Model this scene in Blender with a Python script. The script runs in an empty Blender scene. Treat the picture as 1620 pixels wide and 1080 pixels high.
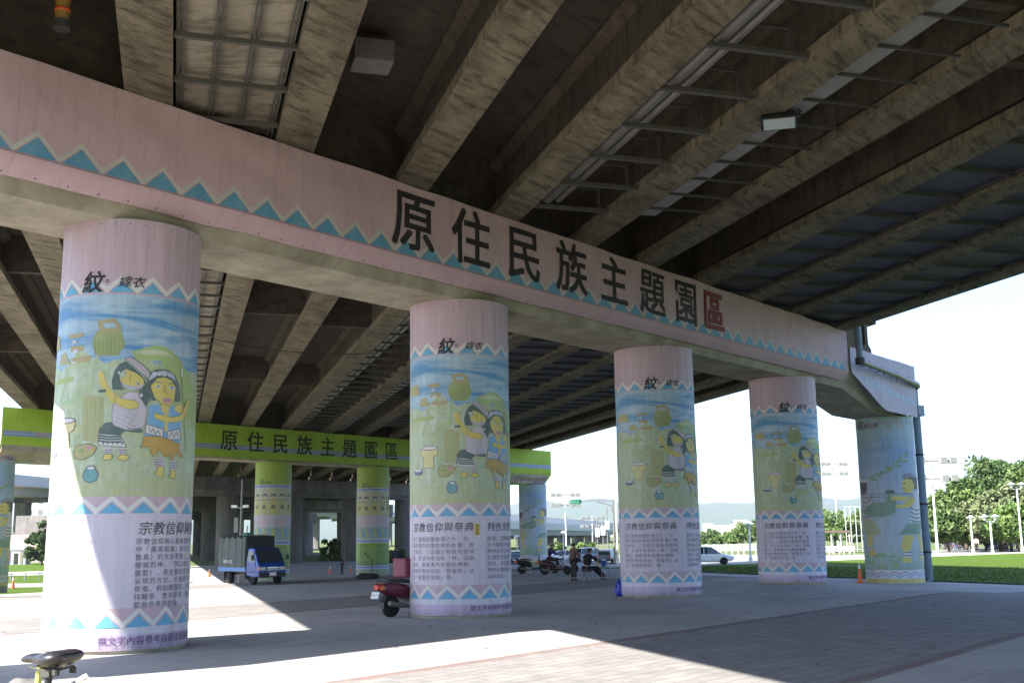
import bpy, bmesh, math, random
from mathutils import Vector, Matrix, noise as mnoise
R_ = math.radians
SC = bpy.context.scene
COL = SC.collection
random.seed(7)

# ------------------------------------------------------------------ camera
PITCH, ROLL, EYE = R_(10.024), R_(0.8744), 2.1
FW = Vector((0, math.cos(PITCH), math.sin(PITCH)))
RT0 = Vector((1, 0, 0)); UP0 = RT0.cross(FW)
RT = (RT0*math.cos(ROLL) - UP0*math.sin(ROLL)).normalized()
UP = RT.cross(FW)
cd = bpy.data.cameras.new('camera'); cam = bpy.data.objects.new('camera', cd); COL.objects.link(cam)
cam.matrix_world = Matrix(((RT.x, UP.x, -FW.x, 0), (RT.y, UP.y, -FW.y, 0), (RT.z, UP.z, -FW.z, EYE), (0, 0, 0, 1)))
FPX = 1740.7
cd.sensor_width = 36; cd.lens = FPX/1620*36; cd.clip_start = .1; cd.clip_end = 20000
SC.camera = cam
# ------------------------------------------------------------------ world, sun, exposure
SUN_D = Vector((.9886, .697, -1.0))               # the way the sunlight travels
SUN_AZ = math.atan2(-SUN_D.x, -SUN_D.y); SUN_EL = math.atan2(1.0, math.hypot(SUN_D.x, SUN_D.y))
w = bpy.data.worlds.new('World'); SC.world = w; w.use_nodes = True
nt = w.node_tree; nt.nodes.clear()
sky = nt.nodes.new('ShaderNodeTexSky'); sky.sky_type = 'NISHITA'; sky.sun_disc = False
sky.sun_elevation = SUN_EL; sky.sun_rotation = SUN_AZ; sky.dust_density = 1.0; sky.air_density = 1.0; sky.ozone_density = 1.5
bg = nt.nodes.new('ShaderNodeBackground'); bg.inputs['Strength'].default_value = .09
out = nt.nodes.new('ShaderNodeOutputWorld')
tint = nt.nodes.new('ShaderNodeMix'); tint.data_type = 'RGBA'; tint.blend_type = 'MULTIPLY'; tint.inputs[0].default_value = 1; tint.inputs[7].default_value = (.86, .97, 1.16, 1)
nt.links.new(sky.outputs[0], tint.inputs[6]); nt.links.new(tint.outputs[2], bg.inputs[0]); nt.links.new(bg.outputs[0], out.inputs[0])
sd = bpy.data.lights.new('sun', 'SUN'); sd.energy = 5.0; sd.angle = R_(.53); sd.color = (1, .95, .87)
so = bpy.data.objects.new('sun', sd); COL.objects.link(so); so.location = (-30, -20, 60)
so.rotation_euler = SUN_D.to_track_quat('-Z', 'Y').to_euler()
SC.view_settings.view_transform = 'Standard'; SC.view_settings.look = 'None'
SC.view_settings.exposure = 2.0; SC.view_settings.gamma = 1
SC.cycles.max_bounces = 8; SC.cycles.diffuse_bounces = 5; SC.cycles.caustics_reflective = False; SC.cycles.caustics_refractive = False

# ------------------------------------------------------------------ site frame
AZ = R_(38.996)
D = Vector((math.sin(AZ), math.cos(AZ), 0)); NRM = Vector((math.cos(AZ), -math.sin(AZ), 0))   # along a pier, and towards the camera
GAZ = R_(-17.06)
GD = Vector((math.sin(GAZ), math.cos(GAZ), 0)); GN = Vector((math.cos(GAZ), -math.sin(GAZ), 0))  # along the girders, and across them
C1 = Vector((-8.079, 22.851, 0)); SPC, RAD, ZT = 10.437, 1.391, 8.538

def smooth(t):
    t = min(1, max(0, t)); return t*t*(3-2*t)
def zg(x, y):                                     # height of the ground
    r = Vector((x, y, 0)) - C1
    off = r.dot(NRM); g = r.dot(GN)
    return -1.05*smooth((-24-off)/24) - .45*smooth((g-25)/10)*smooth((70+off)/20)
def PU(u, off, z=0): v = C1 + D*u + NRM*off; return Vector((v.x, v.y, z))
def ray(px, py):
    return (FW*FPX + RT*(px-810) - UP*(py-540)).normalized()
def gp(px, py, dz=0):                             # where the line of sight through a photo pixel meets the ground
    d = ray(px, py); lo = 3.0
    t = lo
    while t < 3000:
        p = Vector((0, 0, EYE)) + d*t
        if p.z <= zg(p.x, p.y)+dz: break
        t *= 1.004
    return Vector((p.x, p.y, zg(p.x, p.y)))
def at(px, py, dist):                             # the point at a horizontal distance along a line of sight
    d = ray(px, py); return Vector((0, 0, EYE)) + d*(dist/math.hypot(d.x, d.y))
def GP(g, off, dz=0.0):                           # deck coordinates: across the girders, distance from the pier line
    t = (off - g*GN.dot(NRM))/GD.dot(NRM)
    v = C1 + GN*g + GD*t
    return Vector((v.x, v.y, 11.08 + .0087*off + dz))

# ------------------------------------------------------------------ materials
class NG:
    def __init__(s, name, rough=.8, spec=.3):
        s.m = bpy.data.materials.new(name); s.m.use_nodes = True
        s.t = s.m.node_tree; s.b = s.t.nodes['Principled BSDF']
        s.b.inputs['Roughness'].default_value = rough; s.b.inputs['Specular IOR Level'].default_value = spec
    def n(s, typ, **k):
        o = s.t.nodes.new(typ)
        for a, v in k.items(): setattr(o, a, v)
        return o
    def L(s, a, b): s.t.links.new(a, b)
    def val(s, inp, v):
        if hasattr(v, 'node'): s.L(v, inp)
        elif isinstance(v, (tuple, list)) and len(v) == 3 and inp.type == 'RGBA': inp.default_value = (*v, 1)
        else: inp.default_value = v
    def co(s, kind='Object', scale=(1, 1, 1), rot=0):
        tc = s.n('ShaderNodeTexCoord'); mp = s.n('ShaderNodeMapping')
        mp.inputs['Scale'].default_value = scale; mp.inputs['Rotation'].default_value = (0, 0, rot)
        s.L(tc.outputs[kind], mp.inputs[0]); return mp.outputs[0]
    def noise(s, co, scale=1, detail=5, rough=.6, dist=0):
        o = s.n('ShaderNodeTexNoise'); o.inputs['Scale'].default_value = scale; o.inputs['Detail'].default_value = detail
        o.inputs['Roughness'].default_value = rough; o.inputs['Distortion'].default_value = dist
        s.L(co, o.inputs['Vector']); return o.outputs['Fac']
    def ramp(s, fac, stops, interp='LINEAR'):
        o = s.n('ShaderNodeValToRGB'); e = o.color_ramp.elements; o.color_ramp.interpolation = interp
        while len(e) < len(stops): e.new(.5)
        for i, (p, c) in enumerate(stops):
            e[i].position = p; e[i].color = (c, c, c, 1) if isinstance(c, (int, float)) else (*c, 1)
        s.L(fac, o.inputs[0]); return o.outputs[0]
    def mix(s, fac, a, b, mode='MIX'):
        o = s.n('ShaderNodeMix', data_type='RGBA', blend_type=mode)
        s.val(o.inputs[0], fac); s.val(o.inputs[6], a); s.val(o.inputs[7], b); return o.outputs[2]
    def math(s, op, a, b=0.0, c=None):
        o = s.n('ShaderNodeMath', operation=op); s.val(o.inputs[0], a); s.val(o.inputs[1], b)
        if c is not None: s.val(o.inputs[2], c)
        return o.outputs[0]
    def sep(s, co):
        o = s.n('ShaderNodeSeparateXYZ'); s.L(co, o.inputs[0]); return o.outputs
    def attr(s, name):
        o = s.n('ShaderNodeAttribute'); o.attribute_name = name; return o.outputs['Color']
    def col(s, c): s.val(s.b.inputs['Base Color'], c); return s
    def bump(s, h, strength=.3, dist=.02):
        o = s.n('ShaderNodeBump'); o.inputs['Strength'].default_value = strength; o.inputs['Distance'].default_value = dist
        s.L(h, o.inputs['Height']); s.L(o.outputs[0], s.b.inputs['Normal']); return s
    def rough(s, v): s.val(s.b.inputs['Roughness'], v); return s

def plain(name, c, rough=.6, spec=.4, metal=0, var=.12, scale=6, bump=0):
    g = NG(name, rough, spec); g.b.inputs['Metallic'].default_value = metal
    f = g.noise(g.co(), scale, 4)
    a = tuple(x*(1-var) for x in c); b = tuple(min(1, x*(1+var)) for x in c)
    g.col(g.mix(f, a, b))
    if bump: g.bump(f, bump, .02)
    return g.m

def attr_mat(name, rough=.7, spec=.3, scale=5, var=.25):
    g = NG(name, rough, spec)
    c = g.attr('Col'); f = g.noise(g.co(), scale, 4)
    g.col(g.mix(1.0, c, g.ramp(f, [(.3, 1-var), (.7, 1.0)]), 'MULTIPLY')); return g.m

M = {}
def mk():
    # concrete of girders: streaks and dark blotches along the member, board marks across it (UV: across, along)
    def girder(name, light, dark, stain, amt):
        g = NG(name, .9, .2)
        uv = g.co('UV', (1, 1, 1))
        f1 = g.noise(g.co('UV', (1.0, .55, 1)), .8, 9, .72, .15)
        f2 = g.noise(g.co('UV', (.55, 1.6, 1)), 1.9, 9, .76, .2)
        f3 = g.noise(g.co('UV', (7, 1.5, 1)), 3, 6, .75)
        c = g.mix(g.ramp(f1, [(.34, 0), (.62, 1)]), dark, light)
        c = g.mix(g.math('MULTIPLY', g.ramp(f2, [(.48, 0), (.62, 1)]), amt), c, stain)
        c = g.mix(g.ramp(f3, [(.68, 0), (.78, .7)]), c, tuple(min(1, x*1.9) for x in light))
        c = g.mix(g.ramp(g.noise(g.co('UV', (1.2, 3.4, 1)), 2.6, 9, .8), [(.25, .6), (.5, 1)]), tuple(x*.35 for x in dark), c)
        sy = g.sep(uv)[1]; jt = g.math('LESS_THAN', g.math('FRACT', g.math('DIVIDE', g.math('ADD', sy, g.math('MULTIPLY', f1, .06)), 3.3)), .008); c = g.mix(g.math('MULTIPLY', jt, .7), c, stain)
        wh = g.math('MULTIPLY', g.ramp(g.noise(g.co('UV', (1.6, .8, 1)), 1.1, 8, .78), [(.63, 0), (.70, .75)]), g.ramp(f3, [(.4, 0), (.55, 1)])); c = g.mix(wh, c, tuple(min(1, x*2.1) for x in light))
        g.col(c); g.bump(f2, .35, .03); return g.m
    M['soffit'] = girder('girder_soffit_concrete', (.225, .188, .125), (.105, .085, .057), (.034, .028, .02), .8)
    M['web'] = girder('girder_web_concrete', (.105, .084, .057), (.052, .041, .029), (.022, .018, .014), .6)  # darker than the soffit: dirt, plus shading put into the base colour
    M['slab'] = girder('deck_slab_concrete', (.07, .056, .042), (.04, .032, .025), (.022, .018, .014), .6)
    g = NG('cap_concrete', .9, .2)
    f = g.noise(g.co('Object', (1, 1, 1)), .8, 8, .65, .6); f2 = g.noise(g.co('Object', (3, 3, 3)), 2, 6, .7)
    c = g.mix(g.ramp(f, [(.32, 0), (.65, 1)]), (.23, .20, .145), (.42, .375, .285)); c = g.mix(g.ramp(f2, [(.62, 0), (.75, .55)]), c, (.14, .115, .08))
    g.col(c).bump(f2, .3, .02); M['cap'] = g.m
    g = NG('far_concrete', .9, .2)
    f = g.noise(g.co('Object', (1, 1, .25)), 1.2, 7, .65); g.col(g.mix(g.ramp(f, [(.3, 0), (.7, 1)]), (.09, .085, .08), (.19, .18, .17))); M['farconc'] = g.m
    # plaza: poured concrete with brick bands running parallel to the piers (UV = metres along, metres off the pier line)
    g = NG('plaza_paving', .85, .25)
    uv = g.co('UV'); s = g.sep(uv); off = s[1]
    fl = g.noise(uv, .35, 8, .62); fs = g.noise(uv, 5, 6, .7); fm = g.noise(uv, 1.2, 7, .7, .4)
    conc = g.mix(g.ramp(fl, [(.3, 0), (.7, 1)]), (.32, .31, .30), (.45, .435, .415))
    tyre = g.math('MULTIPLY', g.ramp(g.noise(g.co('UV', (.09, 1.1, 1), .5), 1.3, 5, .6, .3), [(.56, 0), (.66, .35)]), 1.0); conc = g.mix(tyre, conc, (.16, .155, .15))
    spots = g.ramp(g.noise(uv, 2.3, 3, .5), [(.70, 0), (.74, .6)]); conc = g.mix(spots, conc, (.15, .145, .14))
    conc = g.mix(g.ramp(fm, [(.56, 0), (.72, .55)]), conc, (.21, .2, .19)); conc = g.mix(g.ramp(fs, [(.3, .35), (.5, 0)]), conc, (.2, .19, .18))
    br = g.n('ShaderNodeTexBrick'); g.L(uv, br.inputs['Vector']); br.inputs['Scale'].default_value = 1.0
    br.inputs['Brick Width'].default_value = .62; br.inputs['Row Height'].default_value = .31; br.inputs['Mortar Size'].default_value = .012; br.inputs['Mortar Smooth'].default_value = .3
    br.inputs['Color1'].default_value = (.25, .238, .23, 1); br.inputs['Color2'].default_value = (.295, .282, .272, 1); br.inputs['Mortar'].default_value = (.13, .12, .11, 1)
    br2 = g.n('ShaderNodeTexBrick'); g.L(uv, br2.inputs['Vector']); br2.inputs['Scale'].default_value = 1.0
    br2.inputs['Brick Width'].default_value = 1.55; br2.inputs['Row Height'].default_value = .3; br2.inputs['Mortar Size'].default_value = .014
    br2.inputs['Color1'].default_value = (.24, .165, .155, 1); br2.inputs['Color2'].default_value = (.25, .205, .19, 1); br2.inputs['Mortar'].default_value = (.14, .12, .11, 1)
    wob = g.math('MULTIPLY', g.math('SUBTRACT', fm, .5), .12)
    o2 = g.math('ADD', off, wob)
    def band(a, b): return g.math('MULTIPLY', g.math('GREATER_THAN', off, a), g.math('LESS_THAN', off, b))
    grime = g.ramp(fm, [(.3, .72), (.65, 1.0)])
    bc = g.mix(1.0, br.outputs['Color'], grime, 'MULTIPLY'); rc = g.mix(1.0, br2.outputs['Color'], grime, 'MULTIPLY')
    c = conc
    for a, b in ((8.0, 14.0), (-9.85, -5.6), (-26, -22)):
        c = g.mix(band(a, b), c, bc); c = g.mix(band(a-.3, a), c, rc); c = g.mix(band(b, b+.3), c, rc)
    jl = g.math('FRACT', g.math('DIVIDE', s[0], 5.2)); c = g.mix(g.math('LESS_THAN', jl, .004), c, (.15, .145, .14))
    g.col(c); g.bump(g.math('ADD', br.outputs['Fac'], fs), .12, .01); M['plaza'] = g.m
    g = NG('lawn', .95, .1); co = g.co('Object'); f = g.noise(co, .25, 6); f2 = g.noise(g.co('Object', (1, 1, 1)), 9, 6, .8)
    c = g.mix(f, (.07, .13, .012), (.13, .19, .025)); c = g.mix(g.ramp(f2, [(.42, .6), (.6, 0)]), c, (.022, .055, .008)); g.col(c).bump(f2, .8, .1); M['lawn'] = g.m
    g = NG('earth', .95, .1); f = g.noise(g.co('Object'), .02, 8); g.col(g.mix(f, (.07, .11, .03), (.16, .17, .08))); M['earth'] = g.m
    M['road'] = plain('asphalt', (.24, .235, .225), .9, .2, 0, .2, 2)
    g = NG('hill_forest', .95, .05); f = g.noise(g.co('Object'), .012, 8, .7); g.col(g.mix(f, (.03, .06, .025), (.06, .1, .04))); M['hill'] = g.m
    # vinyl prints: colours from a corner attribute, dulled a little by grime
    g = NG('print_ink', .55, .35); c = g.attr('Col'); f = g.noise(g.co('Object', (1, 1, .35)), 2.2, 6, .7); f2 = g.noise(g.co('Object', (1, 1, 1)), 3.5, 6, .75)
    c = g.mix(g.ramp(f2, [(.35, .08), (.7, .27)]), c, (.46, .46, .40))
    g.col(g.mix(1.0, c, g.ramp(f, [(.3, .88), (.62, 1.05)]), 'MULTIPLY')); M['ink'] = g.m
    g = NG('black_ink', .6, .3); g.col(g.attr('Col')); M['blackink'] = g.m
    def wrinkled(name, c1, c2, fold):
        g = NG(name, .6, .3); f = g.noise(g.co('Object'), .7, 6, .6); fw = g.noise(g.co('UV', fold), 1.5, 4, .55, 1.2)
        fd = g.noise(g.co('UV', (2.5, .35, 1)), 1.9, 8, .72)
        c = g.mix(g.ramp(f, [(.3, 0), (.7, 1)]), c1, c2); c = g.mix(g.ramp(fd, [(.5, 0), (.76, .5)]), c, tuple(x*.6 for x in c1))
        sx = g.math('FRACT', g.math('DIVIDE', g.sep(g.co('UV'))[0], 3.4)); c = g.mix(g.math('LESS_THAN', sx, .004), c, tuple(x*.85 for x in c1))
        g.col(c).bump(fw, .3, .05); return g.m
    M['pinkcloth'] = wrinkled('pink_banner_cloth', (.49, .325, .355), (.56, .39, .425), (1.1, .8, 1))
    M['palecloth'] = wrinkled('pale_lilac_cloth', (.40, .35, .41), (.47, .42, .48), (.5, 1.6, 1))
    M['greencloth'] = wrinkled('green_banner_cloth', (.27, .42, .03), (.37, .52, .06), (.5, 1.6, 1))
    # painted mural grounds (UV = metres round the column, metres above the ground)
    def mural(name, kind):
        g = NG(name, .5, .4); uv = g.co('UV'); s = g.sep(uv); v = s[1]
        big = g.noise(g.co('UV', (1, 1, 1)), .9, 4, .6, .4); st = g.noise(g.co('UV', (.35, 2.4, 1)), 1.5, 5, .55, .8); fine = g.noise(g.co('UV', (1.6, .7, 1)), 3.5, 6, .7, .6)
        dirt = g.noise(g.co('UV', (4, .25, 1)), 1.4, 6, .7)
        vv = g.math('ADD', v, g.math('MULTIPLY', g.math('SUBTRACT', big, .5), 1.3))
        if kind == 'pink':
            skyc = g.mix(g.ramp(st, [(.4, 0), (.62, 1)]), (.10, .28, .50), (.40, .53, .62))
            field = g.mix(g.ramp(fine, [(.34, 0), (.6, 1)]), (.50, .565, .46), (.36, .44, .25))
            field = g.mix(g.ramp(st, [(.5, 0), (.68, .75)]), field, (.47, .49, .23))
            field = g.mix(g.ramp(g.noise(uv, 1.3, 4, .6, .5), [(.55, 0), (.75, .85)]), field, (.56, .62, .55))
            field = g.mix(g.ramp(g.math('DIVIDE', v, 10), [(.30, .8), (.36, 0)]), field, (.44, .46, .25))
            c = g.mix(g.math('GREATER_THAN', vv, 5.62), field, skyc)
            pk = g.mix(big, (.50, .36, .405), (.57, .43, .48)); lav = g.mix(big, (.56, .505, .59), (.63, .565, .64))
            c = g.mix(g.math('GREATER_THAN', v, 6.98), c, pk)
            c = g.mix(g.math('LESS_THAN', v, 2.98), c, pk); c = g.mix(g.math('LESS_THAN', v, 2.66), c, lav)
            c = g.mix(g.math('LESS_THAN', v, .86), c, pk); c = g.mix(g.math('LESS_THAN', v, .5), c, (.63, .60, .67)); c = g.mix(g.math('LESS_THAN', v, .36), c, (.54, .44, .60))
        elif kind == 'outer':
            c = g.ramp(g.math('DIVIDE', g.math('ADD', vv, .5), 9), [(0, (.22, .35, .19)), (.2, (.40, .49, .52)), (.5, (.38, .46, .54)), (.72, (.20, .34, .50)), (.9, (.36, .48, .42))])
            c = g.mix(g.ramp(st, [(.45, 0), (.7, .6)]), c, (.40, .43, .52)); c = g.mix(g.ramp(fine, [(.55, 0), (.7, .6)]), c, (.17, .28, .14))
        else:
            lime = g.mix(big, (.27, .37, .05), (.36, .46, .09)); c = lime
            c = g.mix(g.math('MULTIPLY', g.math('GREATER_THAN', v, 1.8), g.math('LESS_THAN', v, 6.0)), c, g.mix(g.ramp(fine, [(.4, 0), (.6, 1)]), (.46, .48, .50), (.55, .52, .2)))
            c = g.mix(g.math('LESS_THAN', v, 1.4), c, (.30, .46, .12)); c = g.mix(g.math('LESS_THAN', v, -.4), c, (.42, .56, .30))
        c = g.mix(1.0, c, g.ramp(dirt, [(.3, .8), (.6, 1)]), 'MULTIPLY')
        spl = g.math('ADD', v, g.math('MULTIPLY', g.math('SUBTRACT', fine, .5), .7)); c = g.mix(g.ramp(spl, [(.05, .55), (.32, 0)]), c, (.17, .15, .14))
        drp = g.math('MULTIPLY', g.ramp(g.noise(g.co('UV', (5, .12, 1)), 1.3, 5, .7), [(.52, 0), (.7, .5)]), g.ramp(g.math('DIVIDE', v, 10), [(.6, 0), (.85, 1)])); c = g.mix(drp, c, (.2, .16, .17))
        g.col(c); g.bump(g.noise(g.co('UV', (1.4, .35, 1)), 1.6, 3), .25, .03); return g.m
    M['mural'] = mural('pink_mural_print', 'pink'); M['muralouter'] = mural('hunter_mural_print', 'outer'); M['muralgreen'] = mural('green_mural_print', 'green')
    M['steel'] = plain('painted_steel', (.075, .07, .06), .6, .4, 0, .25, 3)
    M['darksteel'] = plain('dark_steel', (.06, .058, .055), .7, .3, 0, .25, 3)
    M['galv'] = plain('galvanised_pipe', (.18, .168, .155), .45, .5, .3, .2, 4)
    M['bluepipe'] = plain('blue_grey_pipe', (.16, .22, .27), .5, .4, 0, .2, 2)
    M['board'] = girder('stained_board', (.33, .29, .22), (.22, .185, .13), (.10, .08, .055), .7)
    g = NG('ribbed_sheet', .6, .4); s = g.sep(g.co('UV')); f = g.math('PINGPONG', s[1], .12); n_ = g.noise(g.co('UV'), 1.5, 5)
    g.col(g.mix(n_, (.045, .043, .052), (.085, .082, .095))).bump(f, .9, .1); M['ribbed'] = g.m
    M['plate'] = plain('pale_cover_plate', (.22, .22, .205), .6, .3, 0, .3, 3)
    M['black'] = plain('black_plastic', (.02, .02, .022), .45, .4)
    M['rubber'] = plain('rubber', (.018, .018, .018), .8, .2)
    M['leather'] = plain('black_vinyl_seat', (.022, .02, .025), .32, .55, 0, .2, 20)
    M['white'] = plain('white_paint', (.72, .72, .7), .4, .4)
    M['yellow'] = plain('yellow_paint', (.40, .25, .06), .5, .4)
    M['orange'] = plain('orange_plastic', (.75, .13, .03), .5, .4)
    M['glass'] = plain('dark_window_glass', (.03, .04, .045), .06, .8)
    M['chrome'] = plain('chrome', (.6, .6, .6), .2, .5, 1)
    M['lens'] = plain('pale_lens', (.5, .56, .54), .15, .6)
    M['red'] = plain('red_lens', (.5, .02, .02), .2, .6)
    M['amber'] = plain('amber_lens', (.7, .2, .02), .2, .6)
    M['bark'] = plain('bark', (.11, .08, .06), .9, .2, 0, .35, 4, .5)
    M['leaf'] = attr_mat('foliage', .6, .35, .6, .35)
    M['skin'] = plain('skin', (.40, .235, .165), .55, .4)
    M['attr'] = attr_mat('painted', .5, .4, 3, .12)
mk()

def paint(name, c, rough=.35, spec=.5): 
    if name not in M: M[name] = plain(name, c, rough, spec, 0, .08, 2)
    return M[name]

# ------------------------------------------------------------------ mesh helpers
class MB:
    def __init__(s): s.v = []; s.f = []; s.m = []; s.c = []; s.uv = []; s.hasuv = False; s.hasc = False
    def add(s, vs, fs, mat=0, col=None, uvs=None):
        b = len(s.v); s.v += [Vector(v) for v in vs]
        for i, f in enumerate(fs):
            s.f.append([b+k for k in f]); s.m.append(mat); s.c.append(col)
            s.uv.append(uvs[i] if uvs else None)
        if uvs: s.hasuv = True
        if col: s.hasc = True
    def box(s, c, size, rot=0, mat=0, col=None, M3=None):
        x, y, z = size[0]/2, size[1]/2, size[2]/2; c = Vector(c)
        m = M3 if M3 else Matrix.Rotation(rot, 3, 'Z')
        vs = [c + m @ Vector((a*x, b*y, d*z)) for d in (-1, 1) for a, b in ((-1, -1), (1, -1), (1, 1), (-1, 1))]
        s.add(vs, [(3, 2, 1, 0), (4, 5, 6, 7), (0, 1, 5, 4), (1, 2, 6, 5), (2, 3, 7, 6), (3, 0, 4, 7)], mat, col)
    def tube(s, path, r, n=8, mat=0, col=None, caps=True, flat=None):
        path = [Vector(p) for p in path]; k = len(path)
        rs = r if isinstance(r, (list, tuple)) else [r]*k
        rings = []; prev = None
        for i in range(k):
            t = (path[min(i+1, k-1)] - path[max(i-1, 0)]).normalized()
            a = prev if prev is not None else (Vector((0, 0, 1)) if abs(t.z) < .9 else Vector((1, 0, 0)))
            x = t.cross(a)
            x = x.normalized() if x.length > 1e-5 else t.orthogonal().normalized()
            y = x.cross(t).normalized(); prev = y
            fx, fy = flat or (1, 1)
            rings.append([path[i] + x*math.cos(2*math.pi*j/n)*rs[i]*fx + y*math.sin(2*math.pi*j/n)*rs[i]*fy for j in range(n)])
        fs = [(i*n+j, i*n+(j+1) % n, (i+1)*n+(j+1) % n, (i+1)*n+j) for i in range(k-1) for j in range(n)]
        if caps: fs += [tuple(range(n))[::-1], tuple((k-1)*n+j for j in range(n))]
        s.add([p for q in rings for p in q], fs, mat, col)
    def lathe(s, prof, n=20, o=(0, 0, 0), axis='Z', mat=0, col=None, rot=None):
        o = Vector(o); vs = []
        for r, h in prof:
            for j in range(n):
                a = 2*math.pi*j/n; p = Vector((r*math.cos(a), r*math.sin(a), h))
                if axis == 'X': p = Vector((p.z, p.x, p.y))
                if axis == 'Y': p = Vector((p.x, p.z, p.y))
                if rot: p = rot @ p
                vs.append(o+p)
        k = len(prof); fs = [(i*n+j, i*n+(j+1) % n, (i+1)*n+(j+1) % n, (i+1)*n+j) for i in range(k-1) for j in range(n)]
        if prof[0][0] > 1e-6: fs.append(tuple(range(n))[::-1])
        if prof[-1][0] > 1e-6: fs.append(tuple((k-1)*n+j for j in range(n)))
        s.add(vs, fs, mat, col)
    def loft(s, rings, mat=0, col=None, closed=True, caps=True, cols=None):
        n = len(rings[0]); k = len(rings); vs = [p for r in rings for p in r]; jn = n if closed else n-1
        fs = [(i*n+j, i*n+(j+1) % n, (i+1)*n+(j+1) % n, (i+1)*n+j) for i in range(k-1) for j in range(jn)]
        if caps: fs += [tuple(range(n))[::-1], tuple((k-1)*n+j for j in range(n))]
        s.add(vs, fs, mat, col)
    def xf(s, mat4):
        s.v = [mat4 @ v for v in s.v]; return s
    def build(s, name, mats, parent=None, smooth=False, recalc=True, bevel=0, sub=0):
        me = bpy.data.meshes.new(name); me.from_pydata([tuple(v) for v in s.v], [], s.f)
        mats = mats if isinstance(mats, (list, tuple)) else [mats]
        for m in mats: me.materials.append(m)
        me.polygons.foreach_set('material_index', s.m)
        if s.hasuv:
            l = me.uv_layers.new(name='UVMap')
            for p, u in zip(me.polygons, s.uv):
                if u:
                    for li, c in zip(p.loop_indices, u): l.data[li].uv = c
        if s.hasc:
            a = me.color_attributes.new('Col', 'FLOAT_COLOR', 'CORNER')
            for p, c in zip(me.polygons, s.c):
                c = c or (.5, .5, .5)
                for li in p.loop_indices: a.data[li].color = (*c, 1)
        if recalc and not s.hasuv:
            bm = bmesh.new(); bm.from_mesh(me); bmesh.ops.recalc_face_normals(bm, faces=bm.faces); bm.to_mesh(me); bm.free()
        if smooth: me.polygons.foreach_set('use_smooth', [True]*len(me.polygons))
        o = bpy.data.objects.new(name, me); COL.objects.link(o)
        if parent: o.parent = parent
        if bevel:
            b = o.modifiers.new('bevel', 'BEVEL'); b.width = bevel; b.segments = 2; b.limit_method = 'ANGLE'; b.angle_limit = R_(40)
        if sub:
            b = o.modifiers.new('sub', 'SUBSURF'); b.levels = sub; b.render_levels = sub
        if smooth and not sub:
            try: me.set_sharp_from_angle(angle=R_(38))
            except Exception: pass
        return o
def empty(name, loc=(0, 0, 0), rz=0):
    o = bpy.data.objects.new(name, None); COL.objects.link(o); o.location = loc; o.rotation_euler = (0, 0, rz); o.empty_display_size = .2; return o
def tag(o, label=None, cat=None, group=None, kind=None):
    if label: o['label'] = label
    if cat: o['category'] = cat
    if group: o['group'] = group
    if kind: o['kind'] = kind
    return o
CH = {}
def copy_tree(o, parent=None):
    c = o.copy(); COL.objects.link(c)
    if parent: c.parent = parent
    for ch in list(o.children): copy_tree(ch, c)
    return c

# ------------------------------------------------------------------ lettering (the built-in typeface, turned into flat meshes)
_tc = bpy.data.curves.new('lettering_source', 'FONT'); _to = bpy.data.objects.new('lettering_source', _tc); COL.objects.link(_to)
_cache = {}
def text2d(s, size=1.0, bold=0.0, res=2, shear=0.0, space=1.0):
    key = (s, bold, res, shear, space)
    if key not in _cache:
        _tc.body = s; _tc.size = 1; _tc.offset = bold; _tc.resolution_u = res; _tc.shear = shear; _tc.space_character = space; _tc.align_x = 'LEFT'
        dg = bpy.context.evaluated_depsgraph_get(); dg.update()
        me = bpy.data.meshes.new_from_object(_to.evaluated_get(dg))
        _cache[key] = ([(v.co.x, v.co.y) for v in me.vertices], [tuple(p.vertices) for p in me.polygons]); bpy.data.meshes.remove(me)
    vs, fs = _cache[key]
    return [(x*size, y*size) for x, y in vs], fs

def art(name, items, fmap, step, parent, mat, horizontal=True):
    """flat coloured shapes (layer, points, colour) or letters (layer, (verts, faces), colour), cut into strips and laid over a curved surface by fmap(x, y, layer)"""
    bm = bmesh.new(); lay = bm.faces.layers.int.new('c'); vl = bm.verts.layers.int.new('l'); cols = []
    flat = []
    for i_ in items: flat += list(i_) if isinstance(i_, list) else [i_]
    for layer, g, col in flat:
        cols.append(col); ci = len(cols)-1
        if isinstance(g, tuple): vs, fs = g
        else: vs, fs = g, [tuple(range(len(g)))]
        bv = [bm.verts.new((x, y, layer)) for x, y in vs]
        for f in fs:
            try:
                bf = bm.faces.new([bv[i] for i in f]); bf[lay] = ci
            except ValueError: pass
    bmesh.ops.triangulate(bm, faces=[f for f in bm.faces if len(f.verts) > 4])
    if step:
        xs = [v.co.x for v in bm.verts]; a = math.floor(min(xs)/step); b = math.ceil(max(xs)/step)
        for k in range(a+1, b):
            x = k*step
            fs = [f for f in bm.faces if min(v.co.x for v in f.verts) < x < max(v.co.x for v in f.verts)]
            if not fs: continue
            es = {e for f in fs for e in f.edges}; vs = {v for f in fs for v in f.verts}
            bmesh.ops.bisect_plane(bm, geom=list(vs)+list(es)+fs, plane_co=(x, 0, 0), plane_no=(1, 0, 0), dist=1e-6)
    idx = [f[lay] for f in bm.faces]
    for f in bm.faces:
        if f.normal.z < 0: pass
    for v in bm.verts: v.co = fmap(v.co.x, v.co.y, v.co.z)
    me = bpy.data.meshes.new(name); bm.faces.index_update(); bm.to_mesh(me); bm.free()
    a = me.color_attributes.new('Col', 'FLOAT_COLOR', 'CORNER')
    for p, c in zip(me.polygons, idx):
        for li in p.loop_indices: a.data[li].color = (*cols[c], 1)
    me.materials.append(mat)
    o = bpy.data.objects.new(name, me); COL.objects.link(o)
    if parent: o.parent = parent
    return o
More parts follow.
